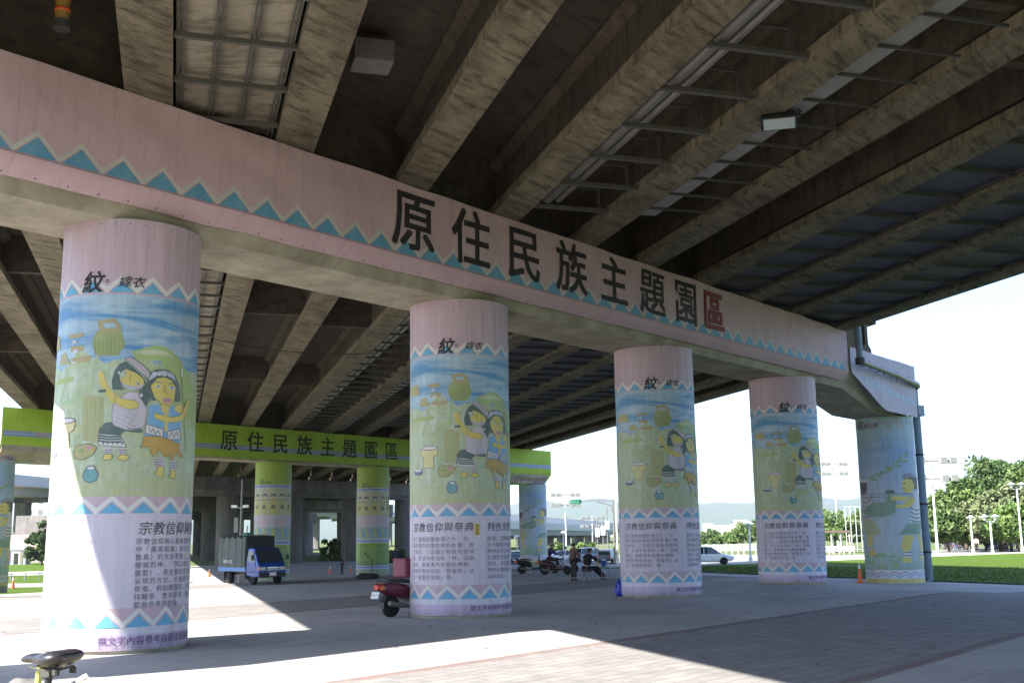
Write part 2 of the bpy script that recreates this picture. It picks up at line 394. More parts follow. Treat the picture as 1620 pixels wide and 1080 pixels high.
# ================================================================== GROUND
def sheet(name, pts_grid, mat, uvf=None, dz=0):
    mb = MB(); k = len(pts_grid); n = len(pts_grid[0]); vs = [p for r in pts_grid for p in r]
    fs = []; uv = []
    for i in range(k-1):
        for j in range(n-1):
            q = (i*n+j, i*n+j+1, (i+1)*n+j+1, (i+1)*n+j); fs.append(q)
            if uvf: uv.append([uvf(vs[t]) for t in q])
    mb.add(vs, fs, 0, None, uv if uvf else None)
    o = mb.build(name, mat, recalc=False, smooth=True)
    me = o.data
    if me.polygons[0].normal.z < 0: me.flip_normals()
    o['kind'] = 'structure'; return o
def gz(x, y, dz=0): return Vector((x, y, zg(x, y)+dz))
def uvof(p):
    r = Vector((p.x, p.y, 0))-C1; return (r.dot(D), r.dot(NRM))
rr = [0, 8, 16, 24, 32, 40, 50, 60, 70, 80, 95, 110, 130, 160, 200, 260, 350, 500, 800, 1500, 3000, 6000, 9500]
sheet('ground', [[gz(r*math.sin(a*math.pi/36), r*math.cos(a*math.pi/36), -.5 if r < 140 else -.1) for a in range(73)] for r in rr], M['earth'])
def plazapt(u, o): p = PU(u, o); return gz(p.x, p.y)
sheet('plaza', [[plazapt(-34+1.5*i, 34-1.5*j) for j in range(92)] for i in range(88)], M['plaza'], uvof)
def strip(name, A, B, Cc, Dd, mat, n=24, m=10, dz=.012):
    """a ground sheet between line A-B and line Cc-Dd"""
    g = []
    for i in range(n+1):
        a = A.lerp(B, i/n); b = Cc.lerp(Dd, i/n); g.append([gz(*(a.lerp(b, j/m)).xy, dz) for j in range(m+1)])
    return sheet(name, g, mat)
LA, LB = gp(1105, 905), gp(1620, 925)
e = (LB-LA).normalized(); LB2 = LB + e*45; LA2 = LA - e*14
FA, FB = gp(1080, 896), gp(1620, 875); f_ = (FB-FA).normalized()
strip('lawn', LA2, LB2, FA-f_*6, FB+f_*60, M['lawn'], 70, 40, .05)
kerbo = Vector((-f_.y, f_.x, 0));  kerbo = kerbo if kerbo.y > 0 else -kerbo
strip('park_path', FA-f_*6, FB+f_*60, FA-f_*6+kerbo*3, FB+f_*60+kerbo*3, paint('pale_path', (.55, .52, .46), .9, .2), 30, 2, .02)
strip('road', gp(640, 896), gp(1240, 893)+Vector((30, 0, 0)), gp(640, 882), gp(1240, 881)+Vector((30, 6, 0)), M['road'], 20, 4, .016)
# left: grass verge and a slip road beyond the plaza
p0, p1 = gp(-160, 949), gp(190, 941)
strip('grass_verge', p0, p1, gp(-160, 878), gp(190, 876), M['lawn'], 20, 10, .012)
strip('slip_road', gp(-160, 933), gp(190, 927), gp(-160, 925), gp(190, 921), M['road'], 16, 2, .03)
# a raised terrace the photographer stands on, just below the frame
TZ = .84
mb = MB(); mb.box((0, -6, TZ/2), (40, 25, TZ)); o = mb.build('terrace', M['cap']); o['kind'] = 'structure'

# ================================================================== COLUMNS
def wav(th, z, seed=0):
    return .010*mnoise.noise(Vector((math.sin(th)*1.7+seed, math.cos(th)*1.7, z*.55))) + .004*mnoise.noise(Vector((math.sin(th)*6+seed, math.cos(th)*6, z*1.7)))
def cylmap(rad, th0):
    def f(x, z, layer):
        th = th0 - x/rad; r = rad + wav(th, z) + .006 + layer*.0035
        return Vector((r*math.sin(th), r*math.cos(th), z))
    return f
def wrap_mesh(name, z0, z1, mat, rad, th0, parent):
    mb = MB(); n = 96; k = 40; f = cylmap(rad, th0); L = 2*math.pi*rad
    vs = []; fs = []; uv = []
    for i in range(k+1):
        z = z0 + (z1-z0)*i/k
        for j in range(n+1):
            x = -L/2 + L*j/n; vs.append(f(x, z, 0))
    for i in range(k):
        for j in range(n):
            q = (i*(n+1)+j, i*(n+1)+j+1, (i+1)*(n+1)+j+1, (i+1)*(n+1)+j); fs.append(q)
            uv.append([(-L/2+L*(t % (n+1))/n, z0+(z1-z0)*(t//(n+1))/k) for t in q])
    mb.add(vs, fs, 0, None, uv); return mb.build(name, mat, parent, smooth=True)

TH0 = R_(190)
def interp(t, y):
    for (a, b), (c, d) in zip(t, t[1:]):
        if y <= c: return b + (d-b)*(y-a)/(c-a)
    (a, b), (c, d) = t[-2:]; return b + (d-b)*(y-a)/(c-a)
ZC1 = [(352, 8.47), (425, 7.51), (460, 7.05), (490, 6.67), (560, 5.77), (600, 5.26), (700, 4.01), (760, 3.28), (795, 2.85), (848, 2.21), (960, .87), (1030, .05)]
ZC2 = [(470, 8.59), (528, 7.56), (566, 6.9), (590, 6.48), (620, 5.96), (640, 5.61), (700, 4.59), (740, 3.91), (760, 3.57), (797, 2.96), (845, 2.16), (927, .82), (978, 0)]
def on1(pts, ox=120, oy=540, sc=4.32):            # measured on the nearest column: picture -> unrolled metres
    o = []
    for x, y in pts:
        px, py = ox+x/sc, oy+y/sc; xc = 208.5-(py-375)*.0435; hw = 108.5+(py-375)*.0145
        a = math.asin(max(-.995, min(.995, (px-xc)/hw))); th = R_(160.5)-a; o.append((RAD*(TH0-th), interp(ZC1, py)))
    return o
def on2(pts, ox=640, oy=600, sc=5.4):
    o = []
    for x, y in pts:
        px, py = ox+x/sc, oy+y/sc; xc = 730.5-(py-475)*.006; hw = 77.5+(py-475)*.008
        a = math.asin(max(-.995, min(.995, (px-xc)/hw))); th = R_(177.2)-a; o.append((RAD*(TH0-th), interp(ZC2, py)))
    return o
def ell(cx, cy, rx, ry, n=16, a0=0): return [(cx+rx*math.cos(a0+2*math.pi*i/n), cy+ry*math.sin(a0+2*math.pi*i/n)) for i in range(n)]
def line(pts, w):
    """a thin band along a polyline as quads"""
    q = []
    for (a, b), (c, d) in zip(pts, pts[1:]):
        l = math.hypot(c-a, d-b) or 1; nx, ny = -(d-b)/l*w/2, (c-a)/l*w/2
        q.append([(a+nx, b+ny), (c+nx, d+ny), (c-nx, d-ny), (a-nx, b-ny)])
    return q
def outline(pts, w): return line(pts+[pts[0]], w)
YEL = (.62, .50, .10); TEAL = (.035, .085, .085); LIL = (.52, .47, .54); WHT = (.62, .60, .62); OCH = (.45, .27, .03); VEST = (.14, .36, .62); DK = (.05, .06, .07); CRM = (.66, .64, .62); BLU = (.07, .36, .60)
def zig(z0, z1, layer, base=None):
    """a row of fifteen blue triangles under a cream chevron"""
    it = []; L = 2*math.pi*RAD; n = 15; p = L/n
    for k in range(n):
        x = -L/2+p*(k+.42); h = z1-z0; w = p*.46
        it.append((layer+1, [(x-w*.86, z0), (x+w*.86, z0), (x, z0+h*.78)], BLU))
        t = .085
        it += [(layer, [(x-p/2, z0-.02), (x, z1-t*.3), (x, z1+t*.9), (x-p/2, z0+t*1.2)], CRM), (layer, [(x+p/2, z0-.02), (x+p/2, z0+t*1.2), (x, z1+t*.9), (x, z1-t*.3)], CRM)]
    return it
class Many(list): pass
def txt(s, size, x, z, col=DK, layer=3, bold=.012, res=1, shear=0, space=1.0):
    v, f = text2d(s, size, 0, res, shear, space); m = Many()
    sh = ((0, 0),) if bold < .007 else ((-bold*.6, -bold*.5), (bold*.6, bold*.5)) if bold < .015 else ((-bold*.8, -bold*.7), (bold*.8, bold*.7), (-bold*.8, bold*.7), (bold*.8, -bold*.7))
    for k, (dx, dz) in enumerate(sh): m.append((layer+k*.08, ([(a+x+dx*size, b+z+dz*size) for a, b in v], f), col))
    return m

def pink_paint():
    it = zig(7.02, 7.30, 1) + zig(2.65, 2.92, 1) + zig(.5, .79, 1)
    P1 = lambda l, pts, c: it.append((l, on1(pts), c)); P2 = lambda l, pts, c: it.append((l, on2(pts), c))
    def O1(l, pts, w=.012, c=DK):
        for q in outline(on1(pts), w): it.append((l, q, c))
    def O2(l, pts, w=.012, c=DK):
        for q in outline(on2(pts), w): it.append((l, q, c))
    def LN(l, pts, w=.012, c=DK):
        for q in line(on1(pts), w): it.append((l, q, c))
    for k in range(30):
        x = -4.3+k*.29
        it += [(2, ell(x, 8.44, .016, .016, 6), (.08, .07, .07)), (2, ell(x+.1, .13, .014, .014, 6), (.12, .1, .12))]
    for x, c_ in ((-1.35, (.40, .36, .40)), (1.9, (.40, .36, .40)), (3.6, (.4, .36, .4))): it += [(1, [(x, .1), (x+.014, .1), (x+.014, 8.5), (x, 8.5)], c_)]
    # hills behind the couple
    P1(1, [(400, 120), (360, 70), (420, 50), (520, 15), (600, 20), (680, 80), (740, 160), (790, 260), (815, 380), (820, 560), (700, 560), (640, 300), (560, 120)], (.33, .46, .15))
    P1(2, [(380, 75), (430, 58), (520, 45), (600, 50), (650, 80), (560, 78), (470, 85)], (.52, .56, .36))
    P1(1, [(690, 520), (760, 500), (810, 640), (800, 740), (720, 740)], (.40, .52, .30))
    # huts and tree on the left
    for b in ([(225, 32), (325, 28), (335, 55), (228, 60)], [(245, 108), (332, 108), (335, 140), (245, 142)], [(250, 182), (385, 176), (380, 212), (262, 216)]): P2(2, b, (.38, .31, .13))
    for b in ([(255, 72), (280, 72), (280, 92), (255, 92)], [(262, 132), (296, 132), (296, 152), (262, 152)], [(255, 205), (290, 205), (290, 218), (255, 218)]): P2(3, b, WHT)
    P2(2, [(160, 150), (200, 140), (245, 215), (150, 215)], (.38, .36, .17)); P2(2, [(70, 30), (140, 20), (150, 110), (70, 105)], (.42, .36, .14))
    P2(2, [(390, 70), (420, 20), (560, 20), (585, 110), (545, 178), (430, 182), (395, 130)], (.26, .32, .11)); P2(3, [(415, -40), (520, -55), (565, 10), (520, 38), (440, 40)], (.36, .31, .13)); P2(4, [(450, -20), (515, -25), (530, 2), (470, 8)], (.30, .48, .62))
    for k in range(7): 
        x = 405+k*24
        for q in line(on2([(x, 75), (x+6, 172)]), .016): it.append((3, q, (.22, .26, .05)))
    P2(1, [(345, 440), (400, 425), (475, 440), (480, 600), (455, 722), (350, 705)], (.36, .38, .17))
    for x in (375, 425, 455):
        for q in line(on2([(x, 440), (x+3, 705)]), .012): it.append((2, q, (.36, .32, .12)))
    P2(1, [(90, 305), (275, 300), (270, 332), (100, 340)], (.36, .42, .14)); P2(1, [(175, 455), (345, 425), (345, 470), (250, 485)], (.34, .46, .24))
    # drum, bowls, pot
    dr = [(158, 585), (305, 585), (295, 635), (262, 655), (268, 742), (178, 748), (182, 655), (160, 632)]; P2(2, dr, (.62, .56, .26)); O2(3, dr, .010)
    e_ = ell(232, 577, 68, 17); P2(4, e_, WHT); O2(5, e_, .014)
    b = [(98, 762), (172, 752), (170, 792), (150, 805), (105, 800)]; P2(2, b, (.10, .09, .22)); P2(3, ell(136, 765, 30, 9), WHT)
    b = [(298, 775), (320, 735), (400, 728), (448, 752), (420, 800), (355, 828), (310, 815)]; P2(2, b, (.38, .36, .14)); O2(3, b, .014, (.12, .10, .05)); P2(3, ell(400, 752, 18, 10), (.48, .20, .30)); P2(3, ell(345, 770, 20, 12), (.20, .32, .10)); P2(3, ell(425, 765, 12, 8), (.55, .3, .05))
    b = [(385, 885), (395, 865), (435, 865), (445, 888), (462, 915), (452, 955), (415, 972), (380, 958), (365, 920)]; P2(2, b, (.10, .30, .32)); O2(3, b, .014); P2(4, [(392, 882), (400, 868), (430, 868), (440, 884), (415, 890)], WHT)
    # the bride
    arm = [(150, 225), (175, 200), (192, 225), (206, 290), (236, 335), (265, 365), (300, 388), (290, 442), (240, 422), (205, 372), (182, 330), (162, 280)]; P1(2, arm, YEL)
    P1(3, [(148, 335), (200, 325), (206, 345), (160, 352)], TEAL)
    bl = [(248, 430), (300, 382), (330, 352), (410, 345), (442, 420), (465, 462), (452, 560), (420, 602), (330, 602), (250, 572), (240, 500)]; P1(3, bl, LIL); O1(4, bl, .01, (.3, .27, .34))
    for a, b2 in (((300, 500), (420, 560)), ((270, 520), (400, 585)), ((330, 470), (400, 520)), ((260, 545), (350, 592)), ((360, 470), (300, 560)), ((400, 480), (350, 570))): LN(4, [a, b2], .01, (.28, .36, .34))
    arm2 = [(262, 372), (320, 396), (380, 402), (412, 420), (405, 452), (350, 462), (300, 447), (262, 422)]; P1(5, arm2, YEL); O1(6, arm2, .008, (.35, .25, .05))
    hair = [(245, 330), (240, 270), (260, 200), (290, 155), (330, 140), (400, 200), (450, 262), (482, 300), (486, 380), (460, 442), (438, 400), (420, 388), (414, 330), (380, 300), (300, 332)]; P1(6, hair, TEAL)
    fc = [(290, 218), (330, 188), (400, 215), (440, 250), (450, 290), (420, 322), (360, 328), (310, 302), (290, 255)]; P1(7, fc, YEL); O1(8, fc, .008)
    P1(8, [(292, 270), (330, 298), (385, 305), (446, 288), (425, 325), (365, 334), (310, 312)], (.42, .42, .48)); P1(8, [(292, 225), (310, 205), (322, 230), (300, 262)], (.36, .5, .44))
    P1(9, ell(325, 216, 13, 8), WHT); P1(10, ell(326, 217, 6, 6), DK); P1(9, ell(405, 283, 13, 8), WHT); P1(10, ell(406, 284, 6, 6), DK); LN(9, [(365, 225), (350, 262), (370, 268)], .012, (.3, .2, .04))
    hb = [(330, 115), (362, 108), (440, 160), (482, 212), (476, 252), (430, 232), (372, 172), (324, 135)]; P1(8, hb, LIL); O1(9, hb, .01); LN(9, [(335, 128), (385, 172), (440, 225), (472, 242)], .022, (.10, .26, .16)); LN(9, [(350, 118), (410, 160), (470, 225)], .014, (.42, .16, .26))
    P1(7, [(310, 380), (350, 345), (405, 348), (405, 375), (360, 398)], (.55, .5, .58)); P1(8, ell(428, 365, 8, 14), WHT); P1(8, ell(287, 216, 7, 12), WHT)
    P1(3, [(155, 602), (190, 560), (230, 550), (290, 590), (400, 592), (425, 585), (442, 610), (420, 622), (320, 612), (290, 642), (160, 632)], TEAL)
    P1(2, [(152, 622), (292, 640), (332, 722), (155, 706)], WHT); O1(3, [(152, 622), (292, 640), (332, 722), (155, 706)], .01)
    for y in (645, 662, 680): LN(3, [(155, y-4), (220, y+6), (300, y+4)], .035, TEAL)
    for x in (175, 205, 235, 265, 295): P1(4, [(x, 684), (x+18, 686), (x+9, 704)], TEAL)
    for x in (192, 282):
        P1(2, [(x, 722), (x+42, 722), (x+40, 772), (x+4, 772)], LIL); LN(3, [(x+2, 742), (x+42, 740)], .012); LN(3, [(x+2, 758), (x+42, 756)], .012)
    for b in ([(178, 790), (198, 766), (236, 770), (244, 790), (225, 810), (186, 810)], [(275, 792), (300, 768), (345, 780), (352, 800), (320, 814), (280, 810)]): P1(3, b, YEL); O1(4, b, .01)
    # the groom
    hair = [(470, 372), (464, 280), (480, 212), (530, 180), (600, 174), (650, 200), (682, 270), (692, 382), (655, 390), (650, 300), (500, 300), (522, 392), (505, 398)]; P1(5, hair, TEAL)
    fc = [(486, 300), (530, 240), (580, 225), (632, 245), (657, 290), (650, 372), (610, 417), (560, 417), (510, 372)]; P1(6, fc, YEL); O1(7, fc, .008)
    hb = [(468, 252), (500, 200), (580, 180), (642, 200), (662, 250), (600, 216), (530, 222), (480, 264)]; P1(7, hb, (.38, .46, .60)); O1(8, hb, .01)
    for x in (510, 545, 580, 615): P1(8, [(x-12, 222), (x, 194), (x+12, 218)], WHT)
    P1(7, [(563, 380), (600, 370), (632, 382), (600, 406), (570, 402)], (.46, .20, .26))
    for x in (538, 628): P1(7, ell(x, 296, 20, 11), (.62, .66, .68)); P1(8, ell(x, 296, 9, 9), (.08, .22, .34)); LN(8, [(x-22, 270), (x, 262), (x+22, 272)], .014)
    LN(8, [(585, 280), (575, 330), (602, 338)], .012, (.32, .2, .03))
    P1(4, [(560, 410), (612, 410), (612, 470), (560, 470)], YEL)
    P1(3, [(480, 432), (545, 420), (590, 470), (640, 420), (700, 432), (692, 590), (692, 682), (580, 672), (560, 642), (450, 642), (470, 520)], VEST)
    P1(4, [(575, 460), (612, 460), (606, 600), (580, 600)], (.55, .46, .16))
    for b in ([(458, 560), (572, 590), (572, 642), (453, 622)], [(600, 602), (682, 576), (692, 648), (600, 656)]): P1(5, b, WHT); O1(6, b, .01)
    LN(6, [(475, 580), (490, 615), (505, 590), (520, 625), (535, 598), (555, 632)], .014); LN(6, [(610, 645), (630, 600), (645, 640), (662, 598), (678, 640)], .014)
    a3 = [(508, 480), (560, 492), (630, 502), (690, 480), (720, 420), (738, 360), (754, 365), (738, 430), (718, 502), (660, 532), (580, 537), (515, 517)]; P1(6, a3, YEL); O1(7, a3, .008, (.35, .25, .05))
    P1(4, [(655, 420), (700, 400), (715, 440), (690, 470), (650, 450)], YEL)
    sk = [(450, 642), (560, 642), (690, 682), (682, 712), (712, 782), (660, 752), (635, 806), (610, 762), (582, 782), (550, 732), (500, 782), (480, 712), (420, 722), (440, 690)]; P1(5, sk, OCH); O1(6, sk, .008, (.25, .14, .02))
    for b in ([(515, 790), (576, 786), (580, 846), (520, 842)], [(620, 806), (672, 806), (672, 867), (620, 872)]):
        P1(4, b, LIL); x0, y0 = b[0]
        for k in (15, 32, 48): LN(5, [(x0+2, y0+k), (x0+20, y0+k-6), (x0+36, y0+k), (x0+54, y0+k-4)], .012)
    for b in ([(530, 846), (577, 846), (570, 926), (545, 920), (510, 896), (535, 880)], [(625, 870), (662, 868), (657, 936), (605, 916), (625, 900)]): P1(3, b, YEL); O1(4, b, .008)
    LN(6, [(695, 160), (712, 420), (732, 735)], .022, (.24, .17, .08)); P1(7, [(688, 150), (697, 130), (706, 190), (696, 212)], WHT)
    return it
def pink_text_far():
    it = []
    def at2(px): return RAD*(TH0-(R_(177.2)-math.asin(max(-.99, min(.99, (px-728)/81)))))
    x = at2(654)
    it.append(txt('宗教信仰與祭典', .255, x+.05, 2.27, (.10, .085, .10), 3, .007, 2, .12, 1.15))
    rows = ['除了最高祖靈祭儀之外，也', '深受漢人民間信仰的影響，像', '土地公、三山國王和祖先崇拜', '等。生活中本沒有「神」這個', '概念，後來漢人也開始轉變，', '而有民族信仰如「矮靈祭」以', '及「祖靈巴達祭」等。']
    for k, r in enumerate(rows): it.append(txt(r, .138, x, 2.0-k*.165, (.27, .225, .26), 3, .004, 1, 0, 1.2))
    x2 = at2(769)
    it.append(txt('特色文物', .255, x2, 2.27, (.10, .085, .10), 3, .007, 2, .12, 1.12))
    for k, r in enumerate(['服飾、首飾及紋飾', '至今服飾多以夏布', '飾物以羽毛與貝殼', '石器為主要器物，', '製作。常見陶壺與', '製作木雕的器具，', '以供珍藏。']): it.append(txt(r, .138, x2, 2.0-k*.165, (.27, .225, .26), 3, .004, 1, 0, 1.2))
    it.append(txt('撰文字內容參考自原住民族委員會網站', .155, at2(742), .2, (.13, .07, .16), 3, .008, 1, 0, 1.05))
    return it + heading()
def heading():
    return [txt('紋', .46, -.30, 7.06, (.03, .025, .03), 5, .018, 3, .22), txt('。', .24, .20, 7.22, (.03, .025, .03), 5, .01, 2), txt('嫁衣', .25, .46, 7.14, (.03, .025, .03), 5, .012, 3, .18, 1.05)]
def pink_text_near():
    it = []
    def at1(px): return RAD*(TH0-(R_(160.5)-math.asin(max(-.99, min(.99, (px-187)/117)))))
    x = at1(211)
    it.append(txt('宗教信仰與祭典', .27, x+.03, 2.26, (.08, .07, .085), 3, .008, 3, .15, 1.08))
    rows = ['宗教信仰核心是祖靈信仰', '中「最高祖靈」居住在山', '魯島）的大茄苳樹上，是', '權威的神。「阿公媽祖」', '靈籃），是主要的祭祀器', '呈現的方式，凡重要年中', '祭儀。例如播種祭、祈雨', '拜鰻祭、豐年祭等，都以', '籃為供奉的對象。']
    for k, r in enumerate(rows): it.append(txt(r, .13, x, 2.06-k*.15, (.17, .145, .175), 3, .004, 2, 0, 1.26))
    x2 = x-2.25
    it.append(txt('社會組織', .2, x2+.05, 2.26, (.36, .33, .37), 3, .004, 2, .15, 1.08))  # left block in paler ink, imitating sunlight washing it out
    for k, r in enumerate(['部落依山傍水而居，水', '稻與小米為主要作', '物，各家共同採', '集與狩獵。部落', '長老負責對內', '協調，並為', '族人主持', '祭儀。']): it.append(txt(r, .13, x2, 2.06-k*.15, (.34, .31, .35), 3, .004, 1, 0, 1.26))
    it.append(txt('撰文字內容參考自原住民族委員會網站', .17, at1(160), .19, (.12, .06, .16), 3, .008, 2, 0, 1.02))
    return it + heading()
def outer_paint(th_face, zt):
    it = []; L = 2*math.pi*RAD; x00 = RAD*(TH0-th_face)
    def mp(pts):
        o = []
        for x, y in pts:
            xc = 222+y*.076; hw = 177+y*.011; a = math.asin(max(-.995, min(.995, (x-xc)/hw))); o.append((x00+RAD*a, interp([(15, 7.7), (1055, -.45)], y)))
        return o
    P = lambda l, pts, c: it.append((l, mp(pts), c))
    def LN(l, pts, w, c=DK):
        for q in line(mp(pts), w): it.append((l, q, c))
    n = 26
    def chev(z, a, w, c, layer):
        for k in range(n):
            x0 = -L/2+L*k/n; x1 = -L/2+L*(k+.5)/n; x2 = -L/2+L*(k+1)/n
            it.append((layer, [(x0, z), (x1, z+a), (x1, z+a+w), (x0, z+w)], c)); it.append((layer, [(x1, z+a), (x2, z), (x2, z+w), (x1, z+a+w)], c))
    def bandq(z0, z1, c, layer): it.append((layer, [(-L/2, z0), (L/2, z0), (L/2, z1), (-L/2, z1)], c))
    n = 12; chev(7.2, .22, .07, (.42, .20, .30), 2); chev(7.36, .22, .06, (.20, .32, .58), 2)
    n = 16; bandq(-.22, .2, (.60, .60, .64), 1); chev(-.2, .16, .07, (.22, .36, .62), 2); chev(-.06, .16, .06, (.40, .24, .36), 2); bandq(-.45, -.22, (.55, .47, .16), 1)
    G = (.17, .29, .21)
    P(2, ell(200, 600, 105, 47), G); P(2, [(228, 560), (245, 515), (262, 505), (300, 520), (310, 570), (262, 600)], G); P(2, [(120, 540), (150, 500), (165, 560)], G)
    for y, w in ((500, .03), (518, .03)): LN(3, [(90, y), (250, y+2), (420, y+4)], w, (.12, .10, .06))
    P(3, [(232, 492), (245, 478), (285, 478), (300, 495), (262, 505)], (.06, .1, .1))
    W = (.58, .57, .60)
    P(3, [(400, 490), (445, 500), (458, 682), (385, 682), (396, 600), (416, 560), (410, 520)], W)
    for y in (600, 625, 650, 674): LN(4, [(392, y-8), (420, y+6), (455, y)], .05, (.06, .07, .14))
    P(3, [(370, 690), (458, 690), (452, 762), (400, 752), (310, 757), (345, 730)], G)
    P(4, [(338, 396), (352, 380), (390, 374), (418, 382), (430, 420), (434, 472), (410, 477), (404, 440), (396, 418), (350, 412)], (.05, .05, .06)); P(5, [(340, 388), (380, 372), (422, 384), (422, 398), (345, 402)], (.22, .22, .27)); P(6, ell(352, 440, 7, 5), (.05, .05, .05)); LN(6, [(340, 468), (360, 472)], .04, (.3, .1, .06))
    P(4, [(335, 432), (360, 402), (400, 416), (415, 452), (400, 492), (370, 497), (345, 482)], YEL)
    P(5, [(300, 570), (340, 575), (398, 520), (416, 540), (400, 582), (340, 592), (300, 590)], YEL); P(4, [(268, 516), (380, 520), (376, 546), (275, 542)], YEL)
    P(3, [(350, 760), (412, 760), (406, 802), (390, 862), (402, 926), (338, 926), (345, 905), (366, 892), (333, 830)], YEL); P(3, [(430, 756), (456, 756), (466, 832), (472, 906), (445, 910), (456, 842)], YEL)
    for x in (352, 448):
        P(4, [(x+6, 858), (x+46, 858), (x+48, 895), (x+4, 895)], W); LN(5, [(x+6, 866), (x+46, 864)], .05); LN(5, [(x+6, 886), (x+47, 884)], .05)
    P(3, [(78, 420), (125, 425), (120, 492), (90, 502)], (.06, .03, .06)); P(4, [(75, 402), (125, 408), (125, 426), (78, 424)], W)
    P(2, [(84, 510), (140, 510), (160, 560), (112, 600), (152, 652), (97, 662)], (.48, .44, .54))
    for y in (545, 600, 640): LN(3, [(92, y), (120, y+8), (145, y-6)], .045, (.16, .06, .12))
    P(2, [(102, 662), (152, 652), (212, 722), (202, 757), (112, 752)], (.36, .40, .24)); P(3, [(122, 756), (162, 756), (152, 832), (187, 882), (145, 888), (132, 842)], YEL)
    P(4, [(132, 830), (160, 826), (168, 846), (138, 852)], W); LN(5, [(132, 838), (164, 834)], .04)
    for k in range(26):
        t = k/25; x = 150+t*225+random.uniform(-14, 14); y = 420-t*150+random.uniform(-22, 22); P(1, ell(x, y, random.uniform(8, 22), random.uniform(5, 10), 8, t), (.17+.08*random.random(), .30, .16))
    for k in range(18): P(1, ell(random.uniform(130, 330), random.uniform(870, 960), random.uniform(12, 28), random.uniform(6, 14), 8), (.22, .36+.08*random.random(), .2))
    it.append(txt('紋', .5, x00-RAD*1.15, 7.18, (.05, .05, .05), 5, .016, 2, .2)); it.append(txt('獵人祭', .26, x00-RAD*.78, 7.2, (.05, .05, .05), 5, .01, 2, .15))
    return it
def green_paint(th_face):
    it = []; L = 2*math.pi*RAD; x00 = RAD*(TH0-th_face)
    zt = [(40, 8.2), (990, -1.0)]
    def Z(y): return interp(zt, y)
    def bandq(y0, y1, c, l): it.append((l, [(-L/2, Z(y1)), (L/2, Z(y1)), (L/2, Z(y0)), (-L/2, Z(y0))], c))
    for y in (238, 682, 906): bandq(y-4, y+26, (.50, .52, .66), 1); bandq(y+4, y+16, (.10, .18, .52), 2)
    def X(x): return x00+RAD*(x-270)/140*1.15
    for k in range(-6, 11):
        cx = 210+k*62; xx = X(cx)
        if not -L/2+.4 < xx < L/2-.4: continue
        def P(l, pts, c): it.append((l, [(X(cx+a), Z(b)) for a, b in pts], c))
        P(2, ell(0, 340, 24, 22, 10), (.50, .48, .30)); P(3, [(-26, 332), (-12, 306), (14, 306), (28, 334), (0, 322)], (.14, .14, .15))
        P(2, [(-20, 362), (20, 362), (26, 470), (-26, 470)], (.52, .45, .12) if k % 2 else (.46, .46, .20)); P(3, [(-10, 395), (10, 395), (14, 425), (-14, 425)], (.12, .15, .1))
        P(2, [(-29, 470), (29, 470), (30, 572), (-30, 572)], (.50, .44, .52) if k % 2 else (.55, .42, .48)); P(3, ell(4, 490, 8, 16, 8), (.5, .5, .54))
        P(2, [(-30, 575), (30, 575), (30, 668), (-30, 668)], (.24, .36, .44)); P(3, [(-8, 578), (6, 578), (22, 662), (4, 662)], (.52, .52, .08)); P(3, [(-22, 600), (-14, 590), (-14, 664), (-26, 664)], (.18, .44, .46))
    bandq(352, 358, (.2, .22, .2), 4)
    for blk in (150, 285):
        it.append(txt('傳統祭典', .26, X(blk), Z(745), (.10, .22, .05), 3, .01, 1))
        for k in range(9): it.append(txt('祭典為部落年度大事。', .165, X(blk), Z(768+k*15), (.14, .28, .06), 3, .004, 1))
    it.append(txt('宗', .46, X(165), Z(232), (.06, .10, .03), 3, .016, 2, .2)); it.append(txt('祭典', .26, X(210), Z(232), (.06, .10, .03), 3, .01, 2, .15))
    return it

PLAT = {}
def column(name, u, off, ztop, kind, label, th=None, group=None, variant=0):
    p = PU(u, off); zb = zg(p.x, p.y); r = empty(name, (p.x, p.y, 0)); tag(r, label, 'bridge column', group)
    mb = MB(); prof = [(RAD-.03, zb-.3), (RAD-.03, ztop+.02), (RAD-.10, ztop+.03)]
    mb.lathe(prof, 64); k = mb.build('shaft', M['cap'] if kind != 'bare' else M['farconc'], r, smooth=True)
    if kind == 'bare': return r
    key = (kind, round(zb, 1), variant)
    if key not in PLAT:
        zz = zb+.07
        if kind == 'pink':
            PLAT[key] = [wrap_mesh('mural_wrap', zz, ztop, M['mural'], RAD, TH0, None)]
            if ('pp',) not in PLAT: PLAT[('pp',)] = art('painting', pink_paint(), cylmap(RAD, TH0), .11, None, M['ink'])
            PLAT[key].append(PLAT[('pp',)]); PLAT[key].append(art('lettering', pink_text_near() if variant == 0 else pink_text_far(), cylmap(RAD, TH0), .12, None, M['blackink']))
        elif kind == 'outer':
            PLAT[key] = [wrap_mesh('mural_wrap', zz, ztop, M['muralouter'], RAD, TH0, None), art('painting', outer_paint(th, ztop), cylmap(RAD, TH0), .13, None, M['ink'])]
        else:
            PLAT[key] = [wrap_mesh('mural_wrap', zz, ztop, M['muralgreen'], RAD, TH0, None), art('painting', green_paint(th), cylmap(RAD, TH0), .13, None, M['ink'])]
    for o in PLAT[key]:
        if o.parent: o = o.copy(); COL.objects.link(o)
        o.parent = r
    return r
GC = 'mural columns of the near pier'
column('bridge_column', 0, 0, ZT, 'pink', 'nearest pink mural column, its lower left side in white sunlight', group=GC, variant=0)
column('bridge_column', SPC, 0, ZT, 'pink', 'pink mural column with the maroon scooter parked behind it', group=GC, variant=1)
column('bridge_column', 2*SPC, 0, ZT, 'pink', 'pink mural column with a blue bag at its foot', group=GC, variant=1)
column('bridge_column', 3*SPC, 0, ZT, 'pink', 'pink mural column standing between the white sedan and the orange cone', group=GC, variant=1)
column('bridge_column', 43.0, 0, 7.72, 'outer', 'blue mural column of two hunters carrying a boar, beside the tall drain pipe', th=R_(198.6), group=GC)
